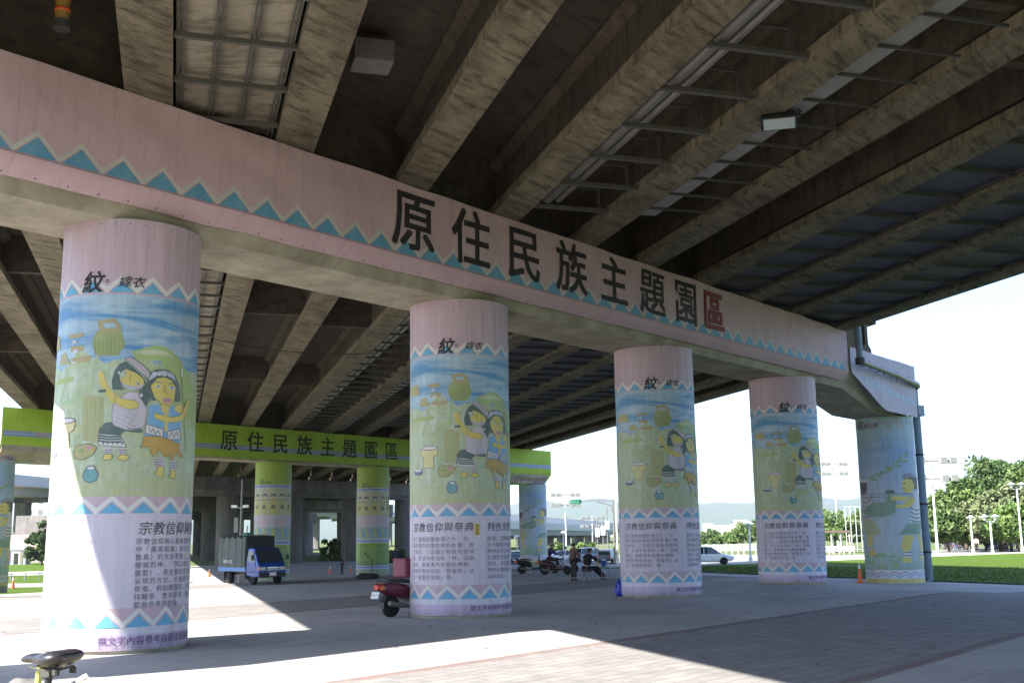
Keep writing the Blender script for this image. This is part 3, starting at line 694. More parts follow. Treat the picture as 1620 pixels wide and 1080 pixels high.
column('bridge_column', -11.6, 0, 7.72, 'outer', 'outer mural column left of the picture under the pink banner', th=R_(198.6), group=GC)
G2 = 'columns of the pier with the green banner'
zc = ZT - .0087*49
column('bridge_column', 20.8, -49, 7.3, 'outer', 'blue mural column cut by the left edge of the photo, under the green banner', th=R_(155), group=G2, variant=1)
column('bridge_column', 32.6, -49, zc, 'green', 'green mural column hidden behind the nearest pink column', th=R_(167.7), group=G2)
column('bridge_column', 43.2, -49, zc, 'green', 'green mural column right behind the blue truck', th=R_(167.7), group=G2)
column('bridge_column', 54.0, -49, zc, 'green', 'green mural column with a microphone stand and black bag in front', th=R_(167.7), group=G2)
column('bridge_column', 64.7, -49, zc, 'green', 'green mural column hidden behind the second pink column', th=R_(167.7), group=G2)
column('bridge_column', 76.3, -49, 7.2, 'outer', 'blue hunter mural column at the right end of the green banner, behind the parked scooters', th=R_(180.8), group=G2, variant=2)

# ================================================================== PIER CAPS AND BANNERS
def cap(name, off, u0, u1, uL, uR, zb, zt, zlow, mat, label):
    """a pier cap with dropped, lower ends: the profile along the pier, pushed through its width"""
    prof = [(uL-.9, zlow), (uL+(4.0 if uL > 0 else 1.2), zlow), (u0 if uL > 0 else u0-4.6, zb), (u1, zb), (uR-3.6, zlow), (uR+.75, zlow), (uR+.75, zt-.66), (u1-1.2, zt-.66), (u1-1.2, zt), (u0+1.2, zt), (u0+1.2, zt-.66), (uL-.9, zt-.66)]  # unseen left end shaped with a shorter drop so sun reaches the column
    mb = MB(); rings = []
    for o, dz, ins in ((RAD+.02, .66, 0), (RAD-.36, .28, 0), (RAD-.5, 0, 0), (-RAD+.16, 0, 0), (-RAD+.06, .30, 0)):
        rings.append([PU(u, off+o, z+(dz if z in (zb, zlow) else 0)) for u, z in prof])
    n = len(prof); vs = [p for r in rings for p in r]
    mb.loft(rings, 0, None, True, True)
    o = mb.build(name, mat); tag(o, label, 'pier cap'); return o
cap('pier_cap', 0, -3.6, 35.6, -11.6, 43.0, ZT, 11.0, 7.72, M['cap'], 'concrete crossbeam on the near pink columns, wrapped in the pink banner')
cap('pier_cap', -49, 30, 68, 21.6, 76.3, zc, 10.55, 7.25, M['cap'], 'concrete crossbeam on the green columns, wrapped in the green banner')

def banner_map(off0, zt, zb, zk):
    def f(u, z, layer):
        o = RAD + .07 + off0
        if z < zk: o -= (zk-z)*.95
        o += .034*mnoise.noise(Vector((u*.8, z*1.1, off0))) + .010*mnoise.noise(Vector((u*2.6+z*1.6, z*1.4, 3+off0))) + layer*.004 + .018*math.sin(u*1.9+z*2.6+3*mnoise.noise(Vector((u*.3, z*.6, 1))))*max(0, mnoise.noise(Vector((u*.25, 5, off0)))+.25)
        zz = z
        if z > zt-.4: zz = z + .05*mnoise.noise(Vector((u*.45, 0, 7+off0)))*(z-zt+.4)/.4
        if z < zb+.4: zz = z + .03*mnoise.noise(Vector((u*.7, 0, 9+off0)))*(zb+.4-z)/.4
        return PU(u, o, zz)
    return f
def banner_mesh(name, u0, u1, z0, z1, f, mat, nu=160, nz=14, zlow=None):
    mb = MB(); vs = []; fs = []; uv = []; n = nu+1
    for i in range(nz+1):
        for j in range(nu+1):
            u = u0+(u1-u0)*j/nu; a = z0 if zlow is None else zlow(u); z = a+(z1-a)*i/nz; vs.append(f(u, z, 0))
    for i in range(nz):
        for j in range(nu):
            q = (i*n+j, i*n+j+1, (i+1)*n+j+1, (i+1)*n+j); fs.append(q); uv.append([(u0+(u1-u0)*(t % n)/nu, (t//n)*2.2/nz) for t in q])
    mb.add(vs, fs, 0, None, uv); return mb.build(name, mat, smooth=True)
fb = banner_map(0, 11.06, 8.82, 9.16)
bn = banner_mesh('banner', -5.0, 35.2, 8.82, 11.06, fb, M['pinkcloth'], 260, 16)
tag(bn, 'long pink cloth banner with black lettering and a blue zigzag', 'banner')
it = []; p = .893; CRMB = (.52, .49, .46)
BB = (.055, .27, .45)
for k in range(-5, 45):
    x = -.31 + p*k
    if x > 34.8: break
    zb, zp = 9.21, 9.60
    it.append((2, [(x-p*.44, zb), (x+p*.44, zb), (x, zp-.02)], BB))
    it += [(1, [(x-p/2, zb-.005), (x, zp), (x, zp+.11), (x-p/2, zb+.11)], CRMB), (1, [(x+p/2, zb-.005), (x+p/2, zb+.11), (x, zp+.11), (x, zp)], CRMB)]
it.append((1, [(-4.9, 9.17), (35.1, 9.17), (35.1, 9.2), (-4.9, 9.2)], (.36, .22, .27)))
for k in range(62): it += [(1, ell(-4.8+k*.65, 8.87, .02, .02, 6), (.06, .05, .05))]
pa = art('zigzag_print', it, fb, .25, bn, M['ink'])
it = []
for ch, u in zip('原住民族主題園', (7.1, 9.34, 11.66, 14.0, 16.3, 18.65, 20.85)):
    art('character', [txt(ch, 1.66, u-.84, 9.52, (.022, .016, .018), 4, .02, 3)], fb, .3, bn, M['blackink'])
art('character', [txt('區', 1.6, 22.05, 9.52, (.05, .018, .02), 4, .034, 3), txt('區', 1.6, 22.05, 9.52, (.26, .03, .035), 6, .008, 3)], fb, .3, bn, M['blackink'])
# the lower pink wrap on the dropped right end
fe = banner_map(.03, 10.4, 7.75, 7.0)
zl = lambda u: 7.74 if u > 39.4 else 7.74 + (39.4-u)/(39.4-35.6)*1.4
be = banner_mesh('banner', 35.45, 43.78, 7.74, 10.36, fe, M['palecloth'], 50, 12, zl); tag(be, 'lower pink cloth wrap on the stepped beam end behind the horizontal pipe', 'banner')
it = []
for k in range(11):
    x = 36.6+k*.66; zb = 8.95-.06*k; it.append((2, [(x-.28, zb), (x+.28, zb-.03), (x, zb+.3)], (.30, .46, .60)))
art('zigzag_print', it, fe, .25, be, M['ink'])
# green banner
fg = banner_map(-49, 10.6, 8.2, 8.2)
bg_ = banner_mesh('banner', 20.6, 77.6, 8.2, 10.6, fg, M['greencloth'], 160, 10, lambda u: 8.2 if 30 < u < 68 else (7.35 if u < 30 else 7.1))
tag(bg_, 'green cloth banner with the same black lettering and a blue stripe', 'banner')
it = [(1, [(20.7, 8.78), (77.5, 8.78), (77.5, 9.16), (20.7, 9.16)], (.38, .28, .36)), (2, [(20.7, 8.84), (77.5, 8.84), (77.5, 9.08), (20.7, 9.08)], (.10, .26, .46)), (3, [(20.7, 8.94), (77.5, 8.94), (77.5, 8.99), (20.7, 8.99)], (.4, .5, .6))]
art('stripe_print', it, fg, .4, bg_, M['ink'])
for k, ch in enumerate('原住民族主題園區'): art('character', [txt(ch, 1.62, 37.0+2.42*k, 8.86, (.03, .045, .015), 4, .02, 2)], fg, .4, bg_, M['blackink'])

# ================================================================== DECKS
ISEC = [(-.47, 0), (.47, 0), (.47, .26), (.17, .5), (.17, 1.45), (.42, 1.62), (.42, 1.75), (-.42, 1.75), (-.42, 1.62), (-.17, 1.45), (-.17, .5), (-.47, .26)]
def girder(parent, g, o0, o1, w=1.0, name='girder', seg=12):
    mb = MB(); n = len(ISEC); 
    per = [0]
    for (a, b), (c, d) in zip(ISEC, ISEC[1:]+ISEC[:1]): per.append(per[-1]+math.hypot(c-a, d-b))
    L = abs(o1-o0)/.83
    rings = [[GP(g+a*w, o0+(o1-o0)*i/seg, dz) for a, dz in ISEC] for i in range(seg+1)]
    vs = [p for r in rings for p in r]; fs = []; uv = []; mt = []
    for i in range(seg):
        for j in range(n):
            fs.append((i*n+j, i*n+(j+1) % n, (i+1)*n+(j+1) % n, (i+1)*n+j))
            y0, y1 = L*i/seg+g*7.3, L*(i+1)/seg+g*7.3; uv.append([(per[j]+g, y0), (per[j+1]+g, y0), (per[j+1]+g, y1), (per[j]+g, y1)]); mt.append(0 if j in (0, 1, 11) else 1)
    fs += [tuple(range(n)), tuple(seg*n+j for j in range(n))]; uv += [[(ISEC[j][0], ISEC[j][1]) for j in range(n)]]*2; mt += [1, 1]
    mb.add(vs, fs, 0, None, uv); mb.m = mt
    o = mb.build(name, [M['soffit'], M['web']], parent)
    bm = bmesh.new(); bm.from_mesh(o.data); bmesh.ops.recalc_face_normals(bm, faces=bm.faces); bm.to_mesh(o.data); bm.free(); return o
def slabpart(parent, name, g0, g1, o0, o1, dz0, dz1, mat, seg=12):
    mb = MB(); vs = []; fs = []; uv = []
    sec = [(g0, dz0), (g1, dz0), (g1, dz1), (g0, dz1)]
    for i in range(seg+1):
        for g, dz in sec: vs.append(GP(g, o0+(o1-o0)*i/seg, dz))
    for i in range(seg):
        for j in range(4):
            fs.append((i*4+j, i*4+(j+1) % 4, (i+1)*4+(j+1) % 4, (i+1)*4+j)); y0, y1 = i*abs(o1-o0)/seg, (i+1)*abs(o1-o0)/seg
            a, b = sec[j][0]+sec[j][1], sec[(j+1) % 4][0]+sec[(j+1) % 4][1]; uv.append([(a, y0), (b, y0), (b, y1), (a, y1)])
    fs += [(0, 1, 2, 3), tuple(seg*4+j for j in range(4))]; uv += [[(0, 0), (1, 0), (1, 1), (0, 1)]]*2
    mb.add(vs, fs, 0, None, uv); o = mb.build(name, mat, parent)
    bm = bmesh.new(); bm.from_mesh(o.data); bmesh.ops.recalc_face_normals(bm, faces=bm.faces); bm.to_mesh(o.data); bm.free(); return o
def deck(name, label, gl, o0, o1, gL, gR, dia, par=1.5, ends=()):
    r = empty(name, tuple(GP(gl[0], o0))); r.location = (0, 0, 0); tag(r, label, 'viaduct deck')
    for g in gl: girder(r, g, o0, o1)
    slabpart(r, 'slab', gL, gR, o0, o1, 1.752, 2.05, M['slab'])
    slabpart(r, 'parapet', gL, gL+.25, o0, o1, 2.052, 2.05+par, M['cap']); slabpart(r, 'parapet', gR-.25, gR, o0, o1, 2.052, 2.05+par, M['cap'])
    for a in list(dia)+list(ends):                                  # cross walls between neighbouring girders
        for g, h in zip(gl, gl[1:]):
            if h-g < 1.2: continue
            off = a
            c0 = GP(g+.171, off); c1 = GP(h-.171, off); t0 = (off-(g+.171)*GN.dot(NRM))/GD.dot(NRM)
            mb = MB(); vs = []
            for gg in (g+.171, h-.171):
                b = C1 + GN*gg + GD*(t0 if a not in ends else (off-gg*GN.dot(NRM))/GD.dot(NRM))
                for s_ in (-.14, .14):
                    for dz in ((.02 if a in ends else .46), 1.748):
                        q = b + GD*s_; of = (q-C1).dot(NRM); vs.append(Vector((q.x, q.y, 11.08+.0087*of+dz)))
            uv4 = [(0, 0), (1, 0), (1, 1), (0, 1)]; fs = [(0, 4, 5, 1), (2, 3, 7, 6), (0, 2, 6, 4), (1, 5, 7, 3)]
            mb.add(vs, fs, 0, None, [[(vs[k].x+vs[k].y, vs[k].z) for k in f] for f in fs]); mb.build('cross_wall', M['web'], r)
    return r
NEARG = [-3.0, .23, 3.42, 6.68, 9.85, 13.08, 16.1, 19.3, 22.5, 25.7, 29.65]
FARG = [-8.05, -5.15, -3.0, -.1, 2.95, 6.2, 9.4, 12.9, 16.0, 19.2, 22.4, 25.6, 28.8, 32.0, 34.95]
dk = deck('viaduct_deck', 'weathered concrete viaduct deck overhead, in front of the pink banner', NEARG, .35, 46, -3.7, 30.4, (14.5, 30), 1.5, (.75,))
dk2 = deck('viaduct_deck', 'concrete viaduct deck between the pink banner and the green banner', FARG, -.35, -48.6, -9.3, 36.2, (-16.5, -32), 1.5, (-.75, -48.2))
# ================================================================== FURTHER PIERS AND DECKS
zc3 = 7.72
for j, (off, us, zb) in enumerate(((-98, (64.5, 75.2, 85.9, 96.6, 107.3, 118), 7.72), (-147, (97, 107.7, 118.4, 129.1, 139.8, 150.5), 7.3), (-196, (129.5, 140.2, 150.9, 161.6, 172.3), 6.9))):
    for k, u in enumerate(us):
        column('bridge_column', u, off, zb, 'bare', 'bare grey concrete column of the %s beyond the truck' % ('first plain pier', 'second plain pier', 'farthest plain pier')[j], group='bare columns of the %s' % ('first plain pier', 'second plain pier', 'farthest plain pier')[j])
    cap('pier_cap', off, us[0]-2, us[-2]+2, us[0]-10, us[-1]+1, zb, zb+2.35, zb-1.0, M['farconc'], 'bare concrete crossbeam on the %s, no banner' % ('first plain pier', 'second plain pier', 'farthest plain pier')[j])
deck('viaduct_deck', 'shaded viaduct deck beyond the green banner', FARG, -49.4, -97.6, -9.3, 36.2, (-72,))
deck('viaduct_deck', 'farthest stretch of the viaduct deck, dark behind the blue truck', FARG[::2]+[34.9], -98.4, -196, -9.3, 36.2, ())

# ================================================================== FITTINGS UNDER THE DECK
def GT(g, t, dz=0):
    v = C1 + GN*g + GD*t; return Vector((v.x, v.y, 11.08+.0087*(v-C1).dot(NRM)+dz))
def GTG(t, g): return (C1+GN*g+GD*t-C1).dot(NRM)
def bar(mb, g0, g1, t, dz, w=.09, h=.1):
    a, b = GT(g0, t, dz), GT(g1, t, dz); c = (a+b)/2
    mb.box(c, ((b-a).length, w, h), GAZ*-1)
def rail(mb, g, t0, t1, dz, w=.08, h=.1):
    k = 4
    for i in range(k):
        a, b = GT(g, t0+(t1-t0)*i/k, dz), GT(g, t0+(t1-t0)*(i+1)/k, dz)
        d = (b-a); m = Matrix((d.normalized().cross(Vector((0, 0, 1))).normalized(), d.normalized(), Vector((0, 0, 1)))).transposed()
        mb.box((a+b)/2, (w, d.length, h), 0, 0, None, m)
def pipes(label, gp0, gA, gB, t0, t1, pitch, hang):
    r = empty('utility_pipe'); tag(r, label, 'pipe')
    for dg, rad in ((.0, .15), (.33, .1)):
        mb = MB(); mb.tube([GT(gp0+dg, t0+(t1-t0)*i/6, .34) for i in range(7)], rad, 12); mb.build('pipe', M['galv'], r, smooth=True)
    t = t0
    while t > t1 if t1 < t0 else t < t1:
        mb = MB(); bar(mb, gA, gB, t, .1, .12, .1); bar(mb, gA+.05, gB-.1, t+.35, .85, .07, .08)
        a = GT(gB-.16, t+.35, .48); mb.box(a, (.08, .08, .72)); a = GT(gA+.1, t, .45); mb.box(a, (.06, .06, .62))
        mb.build('hanger', M['steel'], r); t += -pitch if t1 < t0 else pitch
pipes('pair of grey pipes on hanger bars between girders, in front of the pink banner', 10.78, 10.2, 12.64, 4.0, -24, 2.1, True)
pipes('pair of grey pipes on hanger bars beyond the pink banner, towards the green one', 10.3, 9.85, 12.45, 11, 66, 2.1, True)
def grid(label, gA, gB, ts, t0, t1, low):
    r = empty('ceiling_grid'); tag(r, label, 'ceiling grid')
    mb = MB()
    for t in ts: bar(mb, gA, gB, t, low, .10, .1)
    for g in [gA+.12+(gB-gA-.24)*i/3 for i in range(4)]: rail(mb, g-.05, t0, t1, low+.1, .035, .06); rail(mb, g+.05, t0, t1, low+.1, .035, .06)
    mb.build('frame', M['steel'], r)
    mb = MB(); k = 8
    for i in range(k):
        a, b = t0+(t1-t0)*i/k, t0+(t1-t0)*(i+1)/k
        mb.add([GT(gA+.03, a, low+.2), GT(gB-.03, a, low+.2), GT(gB-.03, b, low+.2), GT(gA+.03, b, low+.2), GT(gA+.03, a, low+.25), GT(gB-.03, a, low+.25), GT(gB-.03, b, low+.25), GT(gA+.03, b, low+.25)], [(0, 3, 2, 1), (4, 5, 6, 7), (0, 1, 5, 4), (1, 2, 6, 5), (2, 3, 7, 6), (3, 0, 4, 7)])
    mb.hasuv = True; mb.uv = [[(mb.v[k].x*.8, mb.v[k].y*.8) for k in f] for f in mb.f]; mb.build('panel', M['board'], r)
grid('steel grid with pale boards between two girders, above the pink banner', .72, 2.93, [-.55-2.0*k for k in range(14)], .6, -27, .05)
grid('steel grid with pale boards beyond the nearest pink column', .45, 2.42, [9+2.0*k for k in range(28)], 8.5, 65, .05)
for lab, g0, g1, ts, t0, t1 in (('row of pale cover plates along a girder in front of the pink banner', 13.62, 14.18, [3.4-1.34*k for k in range(22)], 4.2, -26), ('row of pale cover plates along a girder beyond the second pink column', 13.5, 14.0, [13+1.34*k for k in range(40)], 12, 66)):
    r = empty('cover_plate'); tag(r, lab, 'cover plate')
    mb = MB(); sg = 1 if t1 > t0 else -1
    k = 8
    for i in range(k):
        a, b = t0+(t1-t0)*i/k, t0+(t1-t0)*(i+1)/k
        mb.add([GT(g0, a, .12), GT(g1, a, .12), GT(g1, b, .12), GT(g0, b, .12), GT(g0, a, .16), GT(g1, a, .16), GT(g1, b, .16), GT(g0, b, .16)], [(0, 3, 2, 1), (4, 5, 6, 7), (0, 1, 5, 4), (1, 2, 6, 5), (2, 3, 7, 6), (3, 0, 4, 7)])
    mb.build('plate', M['plate'], r); mb = MB()
    for t in ts: bar(mb, g0-.02, g1+1.35, t, .07, .05, .06)
    mb.build('support_bar', M['darksteel'], r)
def ribbed(lab, g0, g1, t0, t1, pitch):
    r = empty('ribbed_soffit'); tag(r, lab, 'ribbed panel'); k = int(abs(t1-t0)/pitch); sg = 1 if t1 > t0 else -1
    mb = MB(); bm_ = MB()
    for i in range(k):
        a, b = t0+sg*pitch*i, t0+sg*pitch*(i+1)
        mb.add([GT(g0, a, .22), GT(g1, a, .22), GT(g1, b-.0*sg, .22), GT(g0, b-.0*sg, .22)], [(0, 1, 2, 3)], 0, None, [[(0, a), (g1-g0, a), (g1-g0, b), (0, b)]])
        bar(bm_, g0, g1, a, .12, .1, .12)
    o = mb.build('sheet', M['ribbed'], r); so_ = o.modifiers.new('thick', 'SOLIDIFY'); so_.thickness = .02
    rail(bm_, g0+.03, t0, t1, .15, .06, .1); rail(bm_, g1-.03, t0, t1, .15, .06, .1)
    bm_.build('batten', M['darksteel'], r)
for k, (g, h) in enumerate(((19.3, 22.5), (22.5, 25.7), (25.7, 29.65))):
    tu = (g+.5)*.672*-1
    t_at = lambda gg, off: (off-gg*GN.dot(NRM))/GD.dot(NRM)
    ribbed('grey ribbed panels in the %s girder bay, right of the pink banner' % ('innermost panelled', 'middle panelled', 'outermost')[k], g+.48, h-.48, t_at(h, .6)-1.5, t_at(h, .6)-39, 2.05)
for k, (g, h) in enumerate(((16.0, 19.2), (19.2, 22.4), (22.4, 25.6), (25.6, 28.8))):
    ribbed('grey ribbed panels %s behind the third pink column' % ('in the innermost panelled bay', 'in the second panelled bay', 'in the third panelled bay', 'in the outer panelled bay')[k], g+.48, h-.48, t_at(g, -1.9)+.6, t_at(g, -1.9)+50, 2.05)
# a slack cable strung across the girders beyond the near pier
def onz(px, py, z): d = ray(px, py); return Vector((0, 0, EYE)) + d*((z-EYE)/d.z)
mb = MB(); mb.tube([onz(300, 528, 10.86), onz(360, 541, 10.8), onz(430, 553, 10.76), onz(500, 560, 10.76), onz(570, 560, 10.8), onz(640, 552, 10.86)], .018, 5); o = mb.build('cable', M['black'], None, smooth=True); tag(o, 'thin slack cable strung across the girders beyond the pink banner', 'cable')
# floodlight under a girder
fp = Vector((6.0, 23.2, 11.12)); r = empty('floodlight', fp, R_(-14)); tag(r, 'black floodlight with a pale lens hanging under a girder', 'floodlight')
tl = Matrix.Rotation(R_(-8), 3, 'X')
def sub(mb, name, mat, par, rot=None, **k):
    if rot: mb.v = [rot @ v for v in mb.v]
    return mb.build(name, mat, par, **k)
mb = MB(); rg = [[Vector((x*a, y*b, z)) for x, y in ((-1, -1), (1, -1), (1, 1), (-1, 1))] for a, b, z in ((.36, .26, -.12), (.40, .30, -.12), (.40, .30, -.06), (.26, .16, .12), (.2, .1, .16))]
mb.loft(rg); sub(mb, 'housing', M['black'], r, tl)
mb = MB(); mb.box((0, 0, -.128), (.68, .48, .012)); sub(mb, 'lens', M['lens'], r, tl)
mb = MB(); mb.tube([(-.45, 0, 0), (-.45, 0, .22), (0, 0, .3), (.45, 0, .22), (.45, 0, 0)], .025, 6); mb.box((0, 0, .33), (.2, .2, .06)); mb.build('bracket', M['darksteel'], r)
mb = MB(); mb.tube([(.4, .1, .1), (.6, .1, .25), (.75, .0, .2), (.62, -.05, .05), (.4, -.1, .0)], .012, 5); mb.build('cable', M['black'], r, smooth=True)
# short yellow down pipe from the slab
q = GT(-1.38, -2.8, 0); r = empty('drain_pipe', (q.x, q.y, 11.62)); tag(r, 'short yellow pipe stub hanging from the dark slab', 'drain pipe')
mb = MB(); mb.lathe([(.10, .35), (.13, .35), (.13, 1.25), (.10, 1.25)], 16); mb.build('pipe', M['yellow'], r, smooth=True)
mb = MB(); mb.lathe([(.08, .2), (.17, .2), (.17, .36), (.13, .37)], 16); mb.build('collar', M['darksteel'], r, smooth=True)
for k in range(3):
    mb = MB(); mb.lathe([(.135, .55+k*.22), (.15, .57+k*.22), (.15, .6+k*.22), (.135, .62+k*.22)], 16); mb.build('band', M['orange'], r, smooth=True)
# pale concrete block between girders, cast against the slab
q = GT(4.75, -2.1, 1.18); o = MB(); o.box(q, (.85, .75, .5), -GAZ); b = o.build('concrete_block', plain('block_concrete', (.15, .138, .134), .9, .2, 0, .3, 3), None, bevel=.03); tag(b, 'pale concrete block wedged between two girders near the top', 'concrete block')

# drain pipes at the right end of the near pier
r = empty('drain_pipe', PU(44.5, 1.17, zg(*PU(44.5, 1.17).xy))); tag(r, 'tall blue grey drain pipe beside the hunter column, run along the beam end', 'drain pipe')
base = Vector(r.location)
def rel(p): return p-base
mb = MB(); x = PU(44.5, 1.17, 0); zb_ = base.z
mb.tube([rel(Vector((x.x, x.y, z))) for z in (zb_-.1, 2, 5, 7.9)], .19, 16); mb.build('pipe', M['bluepipe'], r, smooth=True)
mb = MB(); mb.tube([rel(Vector((x.x, x.y, z))) for z in (8.3, 9.7)], .16, 16); mb.build('pipe', M['bluepipe'], r, smooth=True)
mb = MB(); mb.box(rel(Vector((x.x, x.y, 8.15))), (.62, .62, .55), AZ); mb.build('hopper_box', M['bluepipe'], r, bevel=.03)
for z in (1.0, 3.4, 5.9):
    mb = MB(); mb.tube([rel(PU(44.45, .95, z)), rel(PU(43.9, -.2, z))], .04, 6); mb.lathe([(.2, -.05), (.215, -.05), (.215, .05), (.2, .05)], 16, rel(Vector((x.x, x.y, z)))); mb.build('bracket', M['darksteel'], r)
mb = MB(); mb.tube([rel(PU(35.3, 2.0, 9.62)), rel(PU(40, 1.85, 9.5)), rel(PU(43.5, 1.68, 9.38)), rel(PU(44.2, 1.45, 9.36)), rel(PU(44.5, 1.17, 9.3))], .13, 14); mb.build('pipe', M['galv'], r, smooth=True)
mb = MB(); mb.tube([rel(PU(35.25, 2.0, z)) for z in (9.5, 10.4, 11.3, 12.6)], .15, 14); mb.build('pipe', M['bluepipe'], r, smooth=True)
mb = MB(); mb.lathe([(.17, -.15), (.21, -.15), (.21, .15), (.17, .15)], 14, rel(PU(35.25, 2.0, 9.62))); mb.build('coupling', M['darksteel'], r, smooth=True)
for u in (36.5, 38.4, 40.3, 42.2):
    mb = MB(); c = rel(PU(u, 2.0-.04*(u-35.3), 9.58-.025*(u-36))); mb.tube([c+Vector((0, 0, .2)), c+Vector((0, 0, -.2))], .03, 6); mb.tube([c, c-NRM*.45], .025, 6); mb.build('bracket', M['darksteel'], r)

# ================================================================== HILLS, CITY, ELEVATED HIGHWAY
g = []
for i in range(121):
    az = R_(-34+68*i/120); row = []
    hh = 205 + 22*mnoise.noise(Vector((i*.07, 3, 0))) + 22*mnoise.noise(Vector((i*.23, 8, 0))) + 10*mnoise.noise(Vector((i*.8, 2, 0)))
    if az < R_(-4): hh *= .55+.45*smooth((az+R_(24))/R_(20))
    for j in range(11):
        d_ = 5200+j*260; prof = math.sin(math.pi*min(1, j/7)*.5)**1.4 if j < 8 else 1-.25*(j-7)
        row.append(Vector((d_*math.sin(az), d_*math.cos(az), -8+hh*prof*(1+.18*mnoise.noise(Vector((i*.35, j*.9, 4)))))))
    g.append(row)
h = sheet('hills', g, M['hill'])
rnd = random.Random(5)
def facade(name, wall, win, sx, sz):
    q = NG(name, .8, .3); br = q.n('ShaderNodeTexBrick'); br.offset = 0; q.L(q.co('UV'), br.inputs['Vector'])
    br.inputs['Scale'].default_value = 1; br.inputs['Brick Width'].default_value = sx; br.inputs['Row Height'].default_value = sz; br.inputs['Mortar Size'].default_value = sz*.28
    br.inputs['Color1'].default_value = (*win, 1); br.inputs['Color2'].default_value = (*[x*.8 for x in win], 1); br.inputs['Mortar'].default_value = (*wall, 1); q.col(br.outputs['Color']); return q.m
FAC = [facade('tower_wall_white', (.55, .53, .5), (.2, .22, .24), 3.4, 3.2), facade('tower_wall_pink', (.5, .36, .32), (.22, .2, .2), 3.4, 3.2), facade('tower_wall_cream', (.52, .47, .38), (.2, .2, .2), 4, 3.2)]
def tower(p, wx, wy, hh, rz, mat, label, group, roofbox=True):
    r = empty('apartment_tower', p, rz); tag(r, label, 'building', group)
    mb = MB(); v = []
    for f, (a, b, c_, d_) in enumerate((((-1, -1), (1, -1), wx, 0), ((1, -1), (1, 1), wy, 0), ((1, 1), (-1, 1), wx, 0), ((-1, 1), (-1, -1), wy, 0))):
        q = [Vector((a[0]*wx/2, a[1]*wy/2, -3)), Vector((b[0]*wx/2, b[1]*wy/2, -3)), Vector((b[0]*wx/2, b[1]*wy/2, hh)), Vector((a[0]*wx/2, a[1]*wy/2, hh))]
        mb.add(q, [(0, 1, 2, 3)], 0, None, [[(0, 0), (c_, 0), (c_, hh), (0, hh)]])
    mb.add([(-wx/2, -wy/2, hh), (wx/2, -wy/2, hh), (wx/2, wy/2, hh), (-wx/2, wy/2, hh)], [(0, 1, 2, 3)], 0, None, [[(0, 0)]*4])
    mb.build('wall', mat, r)
    if roofbox: mb = MB(); mb.box((wx*.15, 0, hh+1.6), (wx*.4, wy*.5, 3.2)); mb.build('roof_house', M['farconc'], r)
    return r
i = 0
for x0, x1, n, dmin, dmax, hmin, hmax in ((800, 832, 6, 1500, 1900, 16, 26), (866, 972, 26, 1500, 2300, 14, 27), (1108, 1180, 5, 1700, 2300, 12, 26)):
    for k in range(n):
        px = x0+(x1-x0)*(k+rnd.uniform(.1, .9))/n; d_ = rnd.uniform(dmin, dmax); p = at(px, 840, d_); p.z = -1
        tower(p, rnd.uniform(14, 26), rnd.uniform(12, 20), rnd.uniform(hmin, hmax), rnd.uniform(-.6, .6), FAC[rnd.choice((0, 0, 1, 2))], 'pale tower block far away at the foot of the hills', 'tower blocks at the foot of the hills', rnd.random() < .6)
p = at(50, 845, 210); p.z = -1; tower(p, 26, 10, 4.6, -.3, FAC[1], 'low pinkish house left behind the trees and the nearest column', None)
p = at(66, 800, 420); p.z = -1; tower(p, 9, 9, 20, .2, FAC[0], 'narrow pale tower above the elevated road at left', None)
def highway(A, B, w_, label, piers=True):
    r = empty('elevated_highway'); tag(r, label, 'elevated road')
    d_ = (B-A).normalized(); s_ = Vector((d_.y, -d_.x, 0)).normalized(); mb = MB()
    sec = [(-w_/2, 0), (w_/2, 0), (w_/2, 1.9), (w_/2-.3, 1.9), (w_/2-.3, 1.0), (-w_/2+.3, 1.0), (-w_/2+.3, 1.9), (-w_/2, 1.9)]
    mb.loft([[P_ + s_*a + Vector((0, 0, b)) for a, b in sec] for P_ in (A, B)]); mb.build('road_deck', paint('highway_concrete', (.46, .47, .48), .9, .2), r)
    mb = MB(); mb.loft([[P_ + s_*a + Vector((0, 0, b)) for a, b in ((-w_*.3, -1.5), (w_*.3, -1.5), (w_*.36, -.02), (-w_*.36, -.02))] for P_ in (A, B)]); mb.build('box_girder', paint('highway_steel', (.33, .38, .42), .8, .2), r)
    if piers:
        L = (B-A).length; n = int(L/38)
        for k in range(n+1):
            P_ = A.lerp(B, (k+.5)/(n+1)); mb = MB(); mb.box((P_.x, P_.y, (P_.z-1.5-2)/2), (2.2, 2.2, P_.z-1.5+2), math.atan2(d_.y, d_.x)); mb.box((P_.x, P_.y, P_.z-1.95), (w_*.62, 2.2, .88), math.atan2(s_.y, s_.x)); mb.build('pier', M['farconc'], r)
A = at(-60, 812, 215); B = at(700, 838, 640); A.z = 12.2; B.z = 10.5; highway(A, B, 16, 'grey elevated road crossing far behind the piers, upper of two at left')
A = at(760, 828, 290); B = at(1010, 842, 720); A.z = 6.0; B.z = 5.4; highway(A, B, 13, 'grey elevated road under the city blocks, seen left of the third pink column')
A = at(770, 842, 260); B = at(960, 846, 520); A.z = 3.8; B.z = 3.4; highway(A, B, 9, 'low ramp seen beside the outer blue column, under the elevated road')

